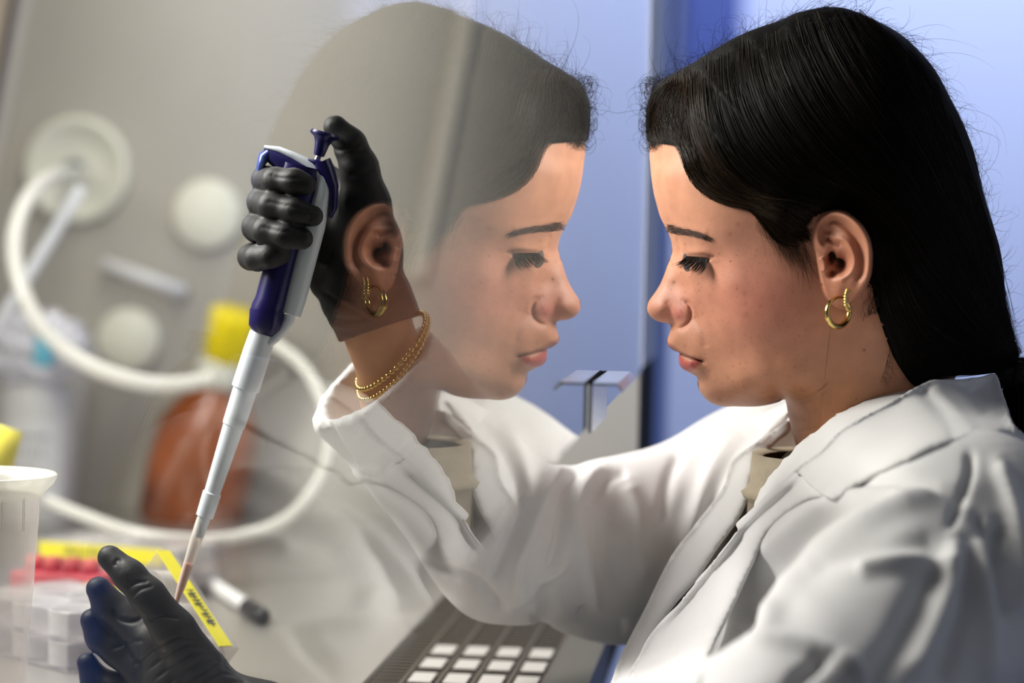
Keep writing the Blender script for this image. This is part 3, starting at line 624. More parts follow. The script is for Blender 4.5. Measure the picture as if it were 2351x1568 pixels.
# folds: (sign * depth in cm, width px, line, D range)
FOLD = [(.55, 15, [(1290, 1075), (1250, 1130), (1225, 1200), (1195, 1290), (1190, 1370)]), (-.5, 13, [(1330, 1075), (1300, 1140), (1290, 1220), (1265, 1300)]),
        (.5, 16, [(1385, 1075), (1330, 1130), (1318, 1200), (1345, 1300), (1370, 1400)]), (-.45, 14, [(1200, 1120), (1190, 1190), (1160, 1260), (1130, 1330)]),
        (.35, 12, [(1160, 1150), (1120, 1220), (1060, 1290)]), (-.35, 22, [(1240, 1330), (1260, 1400), (1230, 1440)]), (.35, 14, [(1300, 1290), (1220, 1360), (1160, 1400)]),
        (-.30, 20, [(1400, 1180), (1390, 1260), (1430, 1360)]), (.3, 20, [(1440, 1110), (1470, 1200), (1480, 1330)]), (-.25, 14, [(1560, 1040), (1535, 1100), (1520, 1200)]),
        (-.3, 14, [(1440, 1085), (1395, 1100), (1350, 1160)]), (-.45, 20, [(1330, 1400), (1380, 1430), (1440, 1440)]), (-.4, 14, [(1000, 1300), (1090, 1330), (1150, 1400)]),
        (.3, 14, [(720, 960), (760, 1040), (830, 1090), (930, 1040)]), (-.3, 8, [(735, 940), (790, 1040), (840, 1085), (960, 1010), (1030, 930)]),
        (-.25, 14, [(900, 1050), (960, 1150), (1040, 1250)]), (.16, 6, [(818, 1082), (880, 1068), (960, 1010), (1020, 940)]), (-.14, 5, [(826, 1094), (890, 1078), (968, 1020), (1030, 950)]), (.2, 16, [(860, 1060), (930, 1180), (1010, 1300)]),
        # far shoulder, far lapel
        (-.3, 12, [(1790, 935), (1730, 1000), (1660, 1090), (1600, 1250), (1560, 1400)]), (.4, 22, [(1700, 990), (1640, 1080), (1590, 1200), (1520, 1400), (1470, 1560)]),
        # near shoulder and sleeve
        (.5, 24, [(1975, 1120), (1850, 1190), (1740, 1290), (1640, 1420), (1560, 1520)]), (-.5, 22, [(2060, 1130), (1930, 1190), (1820, 1280), (1750, 1390), (1705, 1450)]),
        (.7, 26, [(2150, 1130), (2000, 1185), (1890, 1250), (1800, 1350), (1745, 1450)]), (-.25, 22, [(2150, 1240), (2080, 1250), (1960, 1262), (1860, 1310)]),
        (.5, 20, [(2200, 1300), (2080, 1290), (1960, 1310)]), (-.35, 10, [(2226, 1035), (2225, 1090), (2200, 1160), (2180, 1210)]),
        (-.35, 30, [(2170, 1240), (2120, 1360), (2060, 1470), (1980, 1590)]), (.55, 26, [(2190, 1240), (2180, 1340), (2140, 1450), (2080, 1560)]),
        (-.55, 24, [(2225, 1250), (2215, 1360), (2190, 1460), (2160, 1568)]), (.5, 24, [(2250, 1230), (2255, 1330), (2270, 1440), (2260, 1568)]),
        (-.6, 16, [(2290, 1200), (2290, 1320), (2310, 1420)]), (.5, 16, [(2290, 1060), (2320, 1150), (2340, 1260), (2345, 1400)]),
        (-.4, 14, [(2240, 1180), (2270, 1250), (2300, 1290)]), (-.35, 12, [(1930, 1115), (2030, 1100), (2140, 1120), (2210, 1150)]),
        (.4, 18, [(1725, 1462), (1850, 1475), (1950, 1520), (2000, 1568)]), (-.25, 14, [(1800, 1600), (1850, 1540), (1925, 1500)]),
        (-.5, 16, [(1820, 1568), (1870, 1530), (1880, 1500)])]
disp = np.zeros(len(v))
for amp, wd, ln in FOLD:
    ln = np.array(ln, float); m = (P2[:, 0] > ln[:, 0].min() - 70) & (P2[:, 0] < ln[:, 0].max() + 70) & (P2[:, 1] > ln[:, 1].min() - 70) & (P2[:, 1] < ln[:, 1].max() + 70)
    disp[m] += amp * ridge(P2[m], ln, wd)
wob = np.sin(P2[:, 0] / 37 + 2 * np.sin(P2[:, 1] / 61)) * np.sin(P2[:, 1] / 45 + 1.5 * np.sin(P2[:, 0] / 83))
disp += .06 * wob
coat = new_obj('lab_coat', v + N * (disp / 100)[:, None], f, white, person)

from mathutils.bvhtree import BVHTree
_bvh = BVHTree.FromPolygons([tuple(p) for p in v + N * (disp / 100)[:, None]], [tuple(int(i) for i in q) for q in f])
def under(p):
    d_ = at(p[0], p[1], 1.0) - CAM; h_ = _bvh.ray_cast(V(CAM + d_ * .6), V(d_))
    return h_[0][1] if h_[0] is not None and h_[0][1] < 1.46 else 0.0
def patch(name, outline, depths, m, parent, th=.0016, n=36, bumpf=None, per=6, over=None):
    """a sheet of cloth: outline in pixels, depth (m) from a few points, with real thickness"""
    o = resample(catmull(outline, per, True), 220, True); c = o.mean(0); c = np.array(c)
    d = tps([q[:2] for q in depths], [q[2] for q in depths])
    # fill by triangulating rings towards a spine
    t = np.linspace(1, 0, n); sp = None
    from mathutils.geometry import delaunay_2d_cdt
    x0, y0 = o.min(0); x1, y1 = o.max(0); step = max(x1 - x0, y1 - y0) / 70
    gx, gy = np.meshgrid(np.arange(x0, x1, step), np.arange(y0, y1, step)); g = np.stack([gx.ravel(), gy.ravel()], 1)
    dd, _ = seg_dist(g, np.vstack([o, o[:1]])); g = g[inside(g, o) & (dd > step * .5)]
    pts = np.vstack([o, g]); res = delaunay_2d_cdt([Vector(p) for p in pts], [], [list(range(len(o)))], 1, 1e-6)
    vv = np.array([tuple(p) for p in res[0]]); ff = np.array([fc for fc in res[2] if len(fc) == 3])
    dep = d(vv)
    if over is not None:                       # stay clear of what lies underneath
        k_ = np.array([under(p) for p in vv]); low = k_ - over; dep = np.where(k_ > 0, np.minimum(dep, low), dep)
        nb = [[] for _ in vv]
        for t_ in ff:
            for a_ in range(3): nb[t_[a_]] += [t_[a_ - 1], t_[a_ - 2]]
        for _ in range(24): dep = np.minimum(dep, np.array([dep[n_].mean() if n_ else dep[i_] for i_, n_ in enumerate(nb)])) if _ < 8 else np.array([.5 * dep[i_] + .5 * dep[n_].mean() if n_ else dep[i_] for i_, n_ in enumerate(nb)])
    if bumpf is not None: dep = dep + bumpf(vv)
    w3 = at(vv[:, 0], vv[:, 1], dep)
    ob = new_obj(name, w3, ff, m, parent)
    s = ob.modifiers.new('cloth', 'SOLIDIFY'); s.thickness = th; s.offset = 0
    return ob
COL = [(2283, 860), (2240, 868), (2174, 873), (2127, 878), (2038, 927), (1934, 985), (1882, 1037), (1824, 1078), (1840, 1091), (1870, 1122), (1913, 1147), (1955, 1125), (2010, 1092),
       (2070, 1066), (2148, 1032), (2226, 1011), (2326, 1002), (2320, 960), (2300, 900)]
patch('collar', COL, [(2290, 870, 1.42), (2174, 873, 1.385), (2100, 895, 1.365), (2000, 955, 1.352), (1900, 1025, 1.352), (1824, 1078, 1.372), (1913, 1147, 1.325), (2010, 1092, 1.30),
      (2110, 1046, 1.29), (2226, 1011, 1.30), (2326, 1002, 1.36), (2320, 940, 1.39), (2050, 1000, 1.325), (2180, 950, 1.33)], white, coat, .0020, over=.006,
      bumpf=lambda q: -.004 * ridge(q, [(2140, 890), (2190, 940), (2240, 1000)], 12) + .004 * ridge(q, [(2110, 895), (2165, 960), (2195, 1010)], 14) + .004 * ridge(q, [(2230, 890), (2270, 960)], 16))
LAP = [(1845, 1068), (1824, 1078), (1780, 1118), (1735, 1163), (1692, 1203), (1694, 1216), (1672, 1250), (1620, 1310), (1560, 1385), (1500, 1448), (1470, 1500), (1440, 1590), (1590, 1600), (1630, 1500), (1680, 1400),
       (1730, 1290), (1770, 1210), (1850, 1150), (1905, 1140), (1870, 1110)]
patch('lapel', LAP, [(1845, 1068, 1.372), (1760, 1140, 1.372), (1692, 1205, 1.376), (1600, 1330, 1.385), (1500, 1448, 1.39), (1440, 1590, 1.39), (1590, 1560, 1.34), (1660, 1400, 1.335), (1700, 1290, 1.335),
      (1850, 1150, 1.335)], white, coat, .0016, over=.004, bumpf=lambda q: -.004 * ridge(q, [(1838, 1090), (1760, 1155), (1700, 1214), (1620, 1318), (1520, 1440)], 7, True, False) + .004 * ridge(q, [(1840, 1110), (1780, 1160), (1730, 1215), (1650, 1310)], 14))
FLAP = [(1812, 992), (1790, 1010), (1755, 1040), (1730, 1062), (1727, 1085), (1715, 1150), (1690, 1200), (1650, 1255), (1600, 1330), (1540, 1400), (1500, 1470), (1470, 1568), (1395, 1620), (1420, 1520), (1480, 1400), (1540, 1280), (1600, 1200), (1660, 1120),
        (1680, 1060), (1730, 1020), (1780, 985), (1812, 965)]
patch('lapel', FLAP, [(1812, 980, 1.465), (1730, 1050, 1.45), (1700, 1150, 1.43), (1600, 1330, 1.41), (1480, 1568, 1.40), (1400, 1600, 1.42), (1540, 1300, 1.435), (1650, 1110, 1.47), (1780, 985, 1.49)], white, coat, .0018, over=.004)
FCOL = [(1830, 925), (1790, 935), (1740, 960), (1690, 1000), (1640, 1070), (1625, 1120), (1670, 1065), (1730, 1025), (1790, 985), (1830, 965)]
patch('collar', FCOL, [(1830, 925, 1.50), (1740, 960, 1.53), (1640, 1070, 1.53), (1730, 1025, 1.51), (1830, 965, 1.48)], white, coat, .002)
# shirt with a rolled high neck
sh = MB(); cN = [up(1985, 930, 1.43), up(1935, 1035, 1.43), up(1905, 1120, 1.43), up(1890, 1150, 1.43), up(1870, 1230, 1.43)]
def nring(c, rx, ry, tilt, n=64):
    a = np.linspace(0, 2 * math.pi, n, endpoint=False); return c + np.stack([rx * np.cos(a), ry * np.sin(a), tilt * rx * np.cos(a)], 1)
cA = up(1905, 1043, 1.43); rings = [nring(cA + [.004, 0, -.002], .043, .050, .0), nring(cA, .0455, .052, .0), nring(cA + [.0, 0, -.018], .0465, .053, .0), nring(cA + [-.0008, 0, -.0215], .0480, .055, 0), nring(cA + [-.0015, 0, -.0235], .0500, .056, 0),
     nring(cA + [-.001, 0, -.0262], .0490, .056, 0), nring(cA + [0, 0, -.028], .0475, .055, 0), nring(cA + [0, 0, -.05], .048, .056, 0), nring(cA + [.005, 0, -.075], .060, .070, 0)]
vv = np.vstack(rings); n = 64; ff = [(i * n + k, i * n + (k + 1) % n, (i + 1) * n + (k + 1) % n, (i + 1) * n + k) for i in range(len(rings) - 1) for k in range(n)]
shirt = new_obj('shirt', vv, np.array(ff), beige, person)
und = MB().tube([up(1940, 1150, 1.45), up(1840, 1270, 1.46), up(1720, 1440, 1.46), up(1620, 1650, 1.46)], [.045, .046, .042, .04], 40); und.build('undershirt', darkshirt, shirt, True)

# necklace-free; gold hoops in the near ear
gold = mat('gold', (.83, .60, .20), .16, metal=1.0)
def ring3(c, rx, rz, tilt, n, a0=0, a1=2 * math.pi, yaw=0.0):
    a = np.linspace(a0, a1, n); x = rx * np.cos(a); z = rz * np.sin(a)
    return c + np.stack([x * math.cos(yaw) + z * math.sin(tilt) * .2, x * math.sin(yaw), z], 1)
ce = up(1925, 716, 1.352); yw = 1.05
h = MB().tube(ring3(ce, .0110, .0082, .1, 60, yaw=.95), .0014 * (1 + .3 * np.cos(np.linspace(0, 2 * math.pi, 60) + 1.6)), 14, closed=False); 
e1 = h.build('hoop_earring', gold, None, True); tag(e1, 'smooth thick gold hoop earring hanging from the ear lobe', 'earring')
b = MB(); cb = up(1947, 689, 1.3445)
for i in range(11):
    a = math.radians(-95 + 190 * i / 10); c = cb + np.array([-.0014 * math.cos(a), -.0012 - .003 * math.cos(a), .0052 * math.sin(a)])
    b.lathe(c - [0, 0, .0009], (0, 0, 1), [(.0012 * math.sin(t), .0012 - .0012 * math.cos(t)) for t in np.linspace(.1, 3.04, 7)], 10)
e2 = b.build('huggie_earring', gold, None, True); tag(e2, 'small beaded gold hoop earring behind the smooth hoop', 'earring')
# ------------------------------------------------------------------ gloved hands
def glove_mat(name, col):
    return mat(name, col, .56, spec=.4, bump=(220, .25), noise=(60, .12))
glove = glove_mat('black_nitrile', (.013, .013, .014))
def hand_f(parts, k=.006):
    def fn(P):
        f = None
        for gi, grp in enumerate(parts):
            g = None
            for a, b, ra, rb in grp:
                d = cone(P, a, b, ra, rb); g = d if g is None else smin(g, d, .004)
            f = g if f is None else smin(f, g, .0015 if gi < 4 else k)
        return f
    return fn
def chain(pts, rad): return [(pts[i], pts[i + 1], rad[i], rad[i + 1]) for i in range(len(pts) - 1)]
# the hand round the pipette: palm behind, fingers over the front
pz = 1.395
fing = []
rows = [[(842, 470, 1.425, .013), (740, 420, 1.440, .0115), (640, 405, 1.425, .0082), (608, 412, 1.395, .0073), (632, 414, 1.368, .0071), (675, 416, 1.362, .0069), (700, 424, 1.362, .0064)],
        [(850, 520, 1.425, .013), (740, 475, 1.440, .0115), (630, 460, 1.425, .0100), (600, 464, 1.395, .0079), (625, 472, 1.366, .0077), (675, 484, 1.360, .0071), (718, 496, 1.362, .0062)],
        [(855, 570, 1.425, .013), (730, 535, 1.440, .0115), (615, 520, 1.425, .0100), (588, 522, 1.395, .0079), (612, 530, 1.366, .0077), (655, 541, 1.360, .0071), (694, 548, 1.362, .0064)],
        [(850, 620, 1.425, .013), (720, 590, 1.440, .0105), (600, 588, 1.425, .0077), (576, 590, 1.395, .0072), (592, 592, 1.370, .0071), (620, 588, 1.364, .0065), (645, 584, 1.366, .0058)]]
for r in rows:
    fing.append(chain([up(a, b, c) for a, b, c, _ in r], [q[3] for q in r]))
thumb = [(850, 590, 1.415, .019), (838, 470, 1.412, .0150), (825, 385, 1.41, .0110), (803, 332, 1.409, .0095), (770, 292, 1.407, .0072)]
fing.append(chain([up(a, b, c) for a, b, c, _ in thumb], [q[3] for q in thumb]))
palm = [(760, 640, 1.425, .012), (800, 540, 1.425, .015), (850, 560, 1.42, .018), (835, 640, 1.415, .0215), (850, 690, 1.412, .0225), (862, 725, 1.412, .0235)]
fing.append(chain([up(a, b, c) for a, b, c, _ in palm], [q[3] for q in palm]))
fing.append(chain([up(745, 655, 1.425), up(800, 690, 1.415), up(850, 700, 1.41)], [.008, .016, .020]))
base_f = hand_f(fing, .005)
cuffc = up(868, 742, 1.413); cax = up(900, 830, 1.413) - up(852, 690, 1.413); cax /= np.linalg.norm(cax)
def right_f(P):
    f = base_f(P); f = smin(f, cone(P, cuffc - cax * .012, cuffc + cax * .004, .0245, .0252), .006)
    return np.maximum(f, (P - cuffc) @ cax - .0035)
lo = up(530, 830, 1.40); hi = up(960, 240, 1.40); lo[1] = 1.345; hi[1] = 1.468
v, f = nets(right_f, lo, hi, .0015); v, f = subdiv(v, f); N = vnormals(v, f); P2 = proj(v)
wr = np.zeros(len(v))
for amp, wd, ln in [(-.08, 5, [(745, 330), (775, 345), (800, 340), (835, 325)]), (-.05, 4, [(790, 350), (815, 352), (840, 340)]), (-.06, 6, [(800, 400), (830, 402), (858, 390)]), (.10, 7, [(760, 745), (830, 748), (900, 705), (930, 670)]),
                    (-.12, 7, [(752, 728), (820, 735), (880, 700), (925, 655)]), (-.05, 4, [(700, 480), (712, 496), (708, 512)]), (.07, 5, [(700, 490), (722, 492)]), (-.05, 5, [(620, 400), (640, 408), (690, 410)]),
                    (-.05, 5, [(610, 462), (650, 470), (690, 478)]), (-.05, 5, [(600, 520), (640, 530), (680, 535)]), (-.10, 6, [(735, 665), (790, 700), (850, 735)]), (.06, 12, [(765, 690), (800, 760)])]:
    wr += amp * ridge(P2, ln, wd)
glove_r = new_obj('glove', v + N * (wr / 100)[:, None], f, glove, person); glove_r['label'] = 'black glove of the raised hand'

# the hand holding the plate
L = [  # index on top, then middle, ring, little; each knuckle -> tip
    [(452, 1530, 1.350, .0150), (400, 1448, 1.343, .0122), (340, 1368, 1.341, .0100), (298, 1322, 1.343, .0088), (252, 1280, 1.347, .0072)],
    [(440, 1570, 1.360, .0150), (350, 1480, 1.367, .0115), (290, 1420, 1.375, .0102), (250, 1390, 1.375, .0092), (226, 1352, 1.373, .0074)],
    [(430, 1620, 1.367, .0150), (330, 1540, 1.373, .0108), (270, 1490, 1.377, .0098), (232, 1462, 1.377, .0088), (211, 1424, 1.375, .0070)],
    [(420, 1670, 1.370, .0140), (320, 1610, 1.375, .0098), (262, 1580, 1.379, .0090), (218, 1560, 1.379, .0080), (200, 1522, 1.377, .0062)]]
fl = [chain([up(a, b, c) for a, b, c, _ in r], [q[3] for q in r]) for r in L]
pl = [(395, 1480, 1.362, .0165), (425, 1560, 1.362, .0240), (480, 1640, 1.365, .0260), (600, 1660, 1.372, .0250)]
fl.append(chain([up(a, b, c) for a, b, c, _ in pl], [q[3] for q in pl]))
fl.append(chain([up(540, 1640, 1.370), up(470, 1540, 1.387), up(420, 1480, 1.400), up(395, 1430, 1.403)], [.018, .013, .0105, .008]))     # thumb behind the plate
def left_f(P): return hand_f(fl, .005)(P)
lo = up(170, 1810, 1.39); hi = up(700, 1230, 1.39); lo[1] = 1.31; hi[1] = 1.43
v, f = nets(left_f, lo, hi, .0016); v, f = subdiv(v, f); N = vnormals(v, f); P2 = proj(v); wr = np.zeros(len(v))
for i in range(9):
    x0 = 330 + i * 22; y0 = 1465 + i * 17
    wr -= .10 * ridge(P2, [(x0 - 20, y0 + 62), (x0 + 30, y0 + 22), (x0 + 85, y0 - 4), (x0 + 130, y0 + 4 + i * 3)], 4.5)
for ln in ([(290, 1350), (315, 1338), (340, 1334)], [(300, 1372), (325, 1352), (352, 1345)], [(340, 1425), (370, 1415), (410, 1420)], [(262, 1300), (270, 1285), (280, 1290)]):
    wr -= .07 * ridge(P2, ln, 4)
wr -= .12 * ridge(P2, [(330, 1418), (300, 1428), (270, 1420), (260, 1400)], 5) + .07 * ridge(P2, [(255, 1490), (300, 1475), (330, 1470)], 5)
glove_l = new_obj('glove', v + N * (wr / 100)[:, None], f, glove, person); glove_l['label'] = 'black glove of the lower hand'

# bracelets on the raised wrist
wc = up(893, 818, 1.415)
ax = up(868, 800, 1.415) - up(930, 950, 1.425); ax /= np.linalg.norm(ax)
def bangle(name, wc, ax, R_, bead, nb, lab, wob=0.0, tilt=0.0):
    u = np.cross(ax, [0, 1, 0]); u /= np.linalg.norm(u); w_ = np.cross(u, ax); m = MB()
    for i in range(nb):
        a = 2 * math.pi * i / nb; c = wc + R_ * (math.cos(a) * u + math.sin(a) * w_) + ax * (tilt * math.cos(a) + wob * math.sin(a))
        m.lathe(c - [0, 0, bead], (0, 0, 1), [(bead * math.sin(t), bead - bead * math.cos(t)) for t in np.linspace(.1, 3.04, 6)], 8)
    o = m.build(name, gold, None, True); return tag(o, lab, 'bracelet')
bangle('bracelet', up(899, 806, 1.415), ax,   .0262, .0019, 52, 'gold chain bracelet on the raised wrist, lying on the white cuff', .006, -.011)
bangle('bracelet', up(903, 818, 1.415), ax, .0275, .0016, 64, 'thinner gold bead bracelet lower down, nearest the coat sleeve', .008, -.013)

# ------------------------------------------------------------------ the pipette
navy = mat('navy_plastic', (.012, .009, .085), .28, spec=.5); wpl = mat('white_plastic', (.74, .80, .86), .35); steel = mat('steel', (.6, .6, .6), .25, metal=1)
pip = empty('pipette', V(up(400, 1400, 1.39)))
tag(pip, 'white and navy blue pipette held upright in the raised black glove', 'pipette')
PD = 1.392
A_, B_ = up(592, 760, PD), up(455, 1240, PD)            # axis of the shaft
axp = (A_ - B_) / np.linalg.norm(A_ - B_)
def seg(p0, p1, prof, name, m, n=32, par=pip, sm=True):
    p0 = up(*p0, PD); p1 = up(*p1, PD); L_ = np.linalg.norm(p1 - p0); pr = [(r, t * L_) for t, r in prof]
    pr = [(0.0002, 0)] + pr + [(0.0002, pr[-1][1])]
    o = MB().lathe(p0, p1 - p0, pr, n).build(name, m, par, True); smooth_by_angle(o, 35); return o
px = 3990.
seg((604, 765), (455, 1232), [(0, 31 / px), (.10, 33 / px), (.27, 33 / px), (.275, 28.5 / px), (.45, 27 / px), (.455, 24.5 / px), (.78, 19 / px), (.785, 22 / px), (.90, 20.5 / px), (.905, 15 / px), (1, 12.5 / px)], 'shaft', wpl)
tipm = clear('clear_tip', (.85, .80, .74), .55); liq = mat('pink_medium', (.80, .33, .22), .2, spec=.5)
seg((466, 1190), (400, 1398), [(0, 14 / px), (.05, 14.5 / px), (.18, 14.5 / px), (.4, 13 / px), (.75, 10 / px), (1, 4 / px)], 'tip', tipm)
seg((432, 1293), (402, 1394), [(0, 10.5 / px), (.5, 8.5 / px), (1, 3.2 / px)], 'liquid', liq)
# collar, body and grip, drawn as stretched ovals across the view
def ovals(pts, name, m, par=pip, n=36, sq=.8):           # (cx, cy, half width px, half depth m)
    rings = []
    P_ = [np.array(p[:2], float) for p in pts]
    for i, (x, y, hw, hd) in enumerate(pts):
        a = P_[max(i - 1, 0)]; b_ = P_[min(i + 1, len(pts) - 1)]; t = (b_ - a) / np.linalg.norm(b_ - a); nn = np.array([-t[1], t[0]])
        th_ = np.linspace(0, 2 * math.pi, n, endpoint=False); cx_ = np.sign(np.cos(th_)) * abs(np.cos(th_)) ** sq; sx_ = np.sign(np.sin(th_)) * abs(np.sin(th_)) ** sq
        rings.append(at(x + nn[0] * hw * cx_, y + nn[1] * hw * cx_, PD + hd * sx_))
    vv = np.vstack(rings); ff = [(i * n + k, i * n + (k + 1) % n, (i + 1) * n + (k + 1) % n, (i + 1) * n + k) for i in range(len(pts) - 1) for k in range(n)]
    ff += [list(range(n)), [(len(pts) - 1) * n + k for k in range(n)][::-1]]
    o = new_obj(name, vv, ff, m, par); smooth_by_angle(o, 50); return o
ovals([(604, 767, 24, .009), (608, 752, 38, .0125), (612, 722, 40, .013), (613, 712, 40, .013)], 'collar_ring', navy)
ovals([(608, 727, 37, .0122), (614, 709, 38, .0125), (622, 690, 37, .0125), (640, 620, 36, .0125), (660, 545, 35, .0125), (675, 470, 44, .0125), (683, 420, 52, .0130), (692, 380, 52, .0130)], 'body', navy)
# white side panel running up to the finger rest
ovals([(667, 722, 24, .0085), (676, 690, 26, .0095), (697, 610, 26, .0105), (722, 520, 25, .0110), (739, 440, 22, .0110), (738, 405, 20, .0105), (712, 382, 16, .0095), (672, 358, 10, .009), (640, 344, 8, .008), (606, 338, 5, .006)], 'side_panel', wpl)
ovals([(607, 343, 6, .006), (625, 358, 18, .009), (662, 380, 26, .0105), (700, 398, 24, .011)], 'finger_rest', navy)
ovals([(594, 412, 3, .004), (596, 385, 8, .007), (606, 360, 14, .0085), (618, 350, 12, .008)], 'hook_tip', mat('blue_plastic', (.03, .06, .28), .3), par=pip)
ovals([(735, 372, 25, .0105), (745, 395, 26, .011), (764, 430, 14, .010), (765, 480, 9, .0085), (757, 500, 5, .006)], 'housing_back', navy)
ovals([(700, 370, 8, .008), (728, 379, 14, .009), (757, 392, 8, .008)], 'top_cap', navy)
ovals([(616, 790, 10, .006), (632, 775, 12, .006), (650, 755, 13, .0065), (662, 735, 14, .0065), (664, 722, 15, .007)], 'ejector_arm', wpl)
seg((735, 352), (722, 378), [(0, 6.5 / px), (1, 6.5 / px)], 'plunger_rod', steel, 20)
seg((747, 303), (732, 358), [(0, 32 / px), (.10, 35 / px), (.17, 33 / px), (.28, 23 / px), (.5, 17 / px), (.95, 13 / px), (1, 11 / px)], 'plunger_button', navy, 36)
# ------------------------------------------------------------------ glass pane: clear, more mirror-like the flatter one looks along it
def glass_mat():
    m = bpy.data.materials.new('sash_glass'); m.use_nodes = True; nt = m.node_tree; nt.nodes.remove(nt.nodes['Principled BSDF']); N_ = nt.nodes.new; Lk = nt.links.new
    g = N_('ShaderNodeNewGeometry'); d = N_('ShaderNodeVectorMath'); d.operation = 'DOT_PRODUCT'; Lk(g.outputs['Incoming'], d.inputs[0]); Lk(g.outputs['Normal'], d.inputs[1])
    def mth(op, a, b=None):
        n = N_('ShaderNodeMath'); n.operation = op
        for i, x in enumerate((a, b)):
            if x is None: continue
            if isinstance(x, (int, float)): n.inputs[i].default_value = x
            else: Lk(x, n.inputs[i])
        return n.outputs[0]
    c = mth('ABSOLUTE', d.outputs['Value'])      # both surfaces together reflect R, so each one R / (2 - R)
    e_ = mth('EXPONENT', mth('MULTIPLY', mth('POWER', mth('DIVIDE', c, .157), 3.0), -1.0)); Rt = mth('ADD', mth('MULTIPLY', e_, .86), .14)
    r = mth('DIVIDE', Rt, mth('SUBTRACT', 2.0, Rt))
    t = N_('ShaderNodeBsdfTransparent'); t.inputs[0].default_value = (.985, .99, .975, 1); gl = N_('ShaderNodeBsdfGlossy'); gl.inputs['Roughness'].default_value = 0.0
    mx = N_('ShaderNodeMixShader'); Lk(r, mx.inputs[0]); Lk(t.outputs[0], mx.inputs[1]); Lk(gl.outputs[0], mx.inputs[2]); Lk(mx.outputs[0], nt.nodes['Material Output'].inputs[0]); return m
YE = 1.775; ZB = 1.053; ZT = 0.870; YW = 2.35; XB = -.71
pane = MB().box((-.0011, .12, ZB), (0, YE, 1.62)).build('window_1', glass_mat()); tag(pane, kind='structure')
stl = mat('brushed_steel', (.50, .47, .43), .45, metal=.85, bump=(60, .15, (1, 30, 1)))
wsteel = mat('cabinet_wall_paint', (.45, .425, .355), .6, noise=(6, .05))
warmw = mat('cabinet_back_paint', (.66, .55, .42), .6); shade = mat('cabinet_grey_steel', (.22, .21, .20), .5)
tag(MB().box((XB, YW, .80), (-.006, YW + .02, 1.72)).build('wall_far', wsteel), kind='structure')
tag(MB().box((XB - .02, .05, .80), (XB, YW + .02, 1.72)).build('wall_back', shade), kind='structure')
tag(MB().box((XB, .05, .80), (-.001, .08, 1.72)).build('wall_near', shade), kind='structure')
tag(MB().box((XB - .02, .05, 1.66), (0, YW + .02, 1.68)).build('ceiling', shade), kind='structure')
tag(MB().box((XB, .08, ZT - .02), (-.153, YW, ZT)).build('floor', mat('work_surface_steel', (.42, .40, .37), .38, metal=.7, bump=(40, .1))), kind='structure')
# the side column of the cabinet front beyond the pane
dk = mat('black_rubber', (.010, .011, .014), .8, spec=.15); blu = mat('blue_enamel', (.10, .22, .70), .45); gry = mat('grey_column', (.62, .66, .75), .5)
zs = float(at(1495, 845, YE)[2])
tag(MB().box((-.0015, YE + .002, .80), (.0005, YE + .20, zs)).build('trim_1', dk), kind='structure')
tag(MB().box((-.0015, YE + .002, zs), (.0005, YE + .12, 1.72)).build('trim_4', gry), kind='structure')
tag(MB().box((-.0015, YE + .12, zs), (.0005, YE + .20, 1.72)).build('trim_5', mat('pale_strip', (.55, .60, .62), .4)), kind='structure')
tag(MB().box((-.0075, YE + .20, .80), (-.0045, YW + .03, 1.72)).build('trim_2', blu), kind='structure')
# grille in front of the work surface
gm = mat('dark_steel', (.13, .11, .088), .35, metal=.8)
gr = empty('air_grille', (-.098, 1.2, ZT)); tag(gr, 'dark slotted steel air grille along the front of the work surface', 'grille')
m = MB(); xs = [-.153, -.131, -.109, -.087, -.065, -.0435]
for x in xs: m.box((x - .0012, .3, ZT - .006), (x + .0012, YW, ZT))
m.build('rib', gm, gr)
m = MB(); y = .9
while y < YW:
    m.box((-.153, y, ZT - .005), (-.042, y + .0050, ZT - .0008)); y += .0115
s_ = m.build('slotted_plate', gm, gr); MB().box((-.155, .3, ZT - .06), (-.04, YW, ZT - .055)).build('tray', mat('tray_dark', (.008, .007, .006), .7), gr)
glintm = mat('slot_glint', (.46, .44, .41), .35)  # bright plates standing in for light reflected in the grille slots
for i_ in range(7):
    for j_ in range(4): MB().box((xs[j_ + 1] + .0035, 1.28 + .052 * i_, ZT - .0006), (xs[j_ + 1] + .0185, 1.312 + .052 * i_, ZT + .0008)).build('glint_plate', glintm, gr, bevel=.0006)
whp = mat('white_paint', (.75, .73, .70), .4)
fl_ = MB().box((-.042, .2, ZT - .03), (-.0146, YW + .02, ZT + .001)).build('front_lip', mat('lip_steel', (.14, .135, .115), .4, metal=.6)); tag(fl_, kind='structure'); fl_.name = 'trim_3'

# bracket at the lower edge of the pane: an angled clear handle
hb = mat('bracket_plastic', (.50, .54, .62), .25, metal=.55, bump=(300, .2))
D1, D2 = 1.005, 1.10
hz = lambda px_, py_, D: at(px_, py_, D)[2]
zt = float(at(1358, 879, 1.235)[2])
hd = MB(); y0, y1 = 1.235, 1.352
hd.box((.0004, y0, ZB - .003), (.0022, y1, zt)); hd.box((.0004, y0, zt - .0012), (.0150, y1, zt)).build('sash_handle', hb, None)
hdo = bpy.data.objects['sash_handle']; tag(hdo, 'small angled metal handle clipped to the bottom edge of the glass', 'handle')
lp = MB(); a = np.array([.0150, y0, zt]); vv = [(.0150, y0, zt), (.0150, y1, zt), (.0178, y1, zt - .0035), (.0178, y0, zt - .0035), (.0150, y0, zt - .0012), (.0150, y1, zt - .0012), (.0175, y1, zt - .0047), (.0175, y0, zt - .0047)]
lp.add(vv, [(0, 3, 2, 1), (4, 5, 6, 7), (0, 4, 7, 3), (1, 2, 6, 5), (2, 3, 7, 6)]); lp.build('lip', hb, hdo)

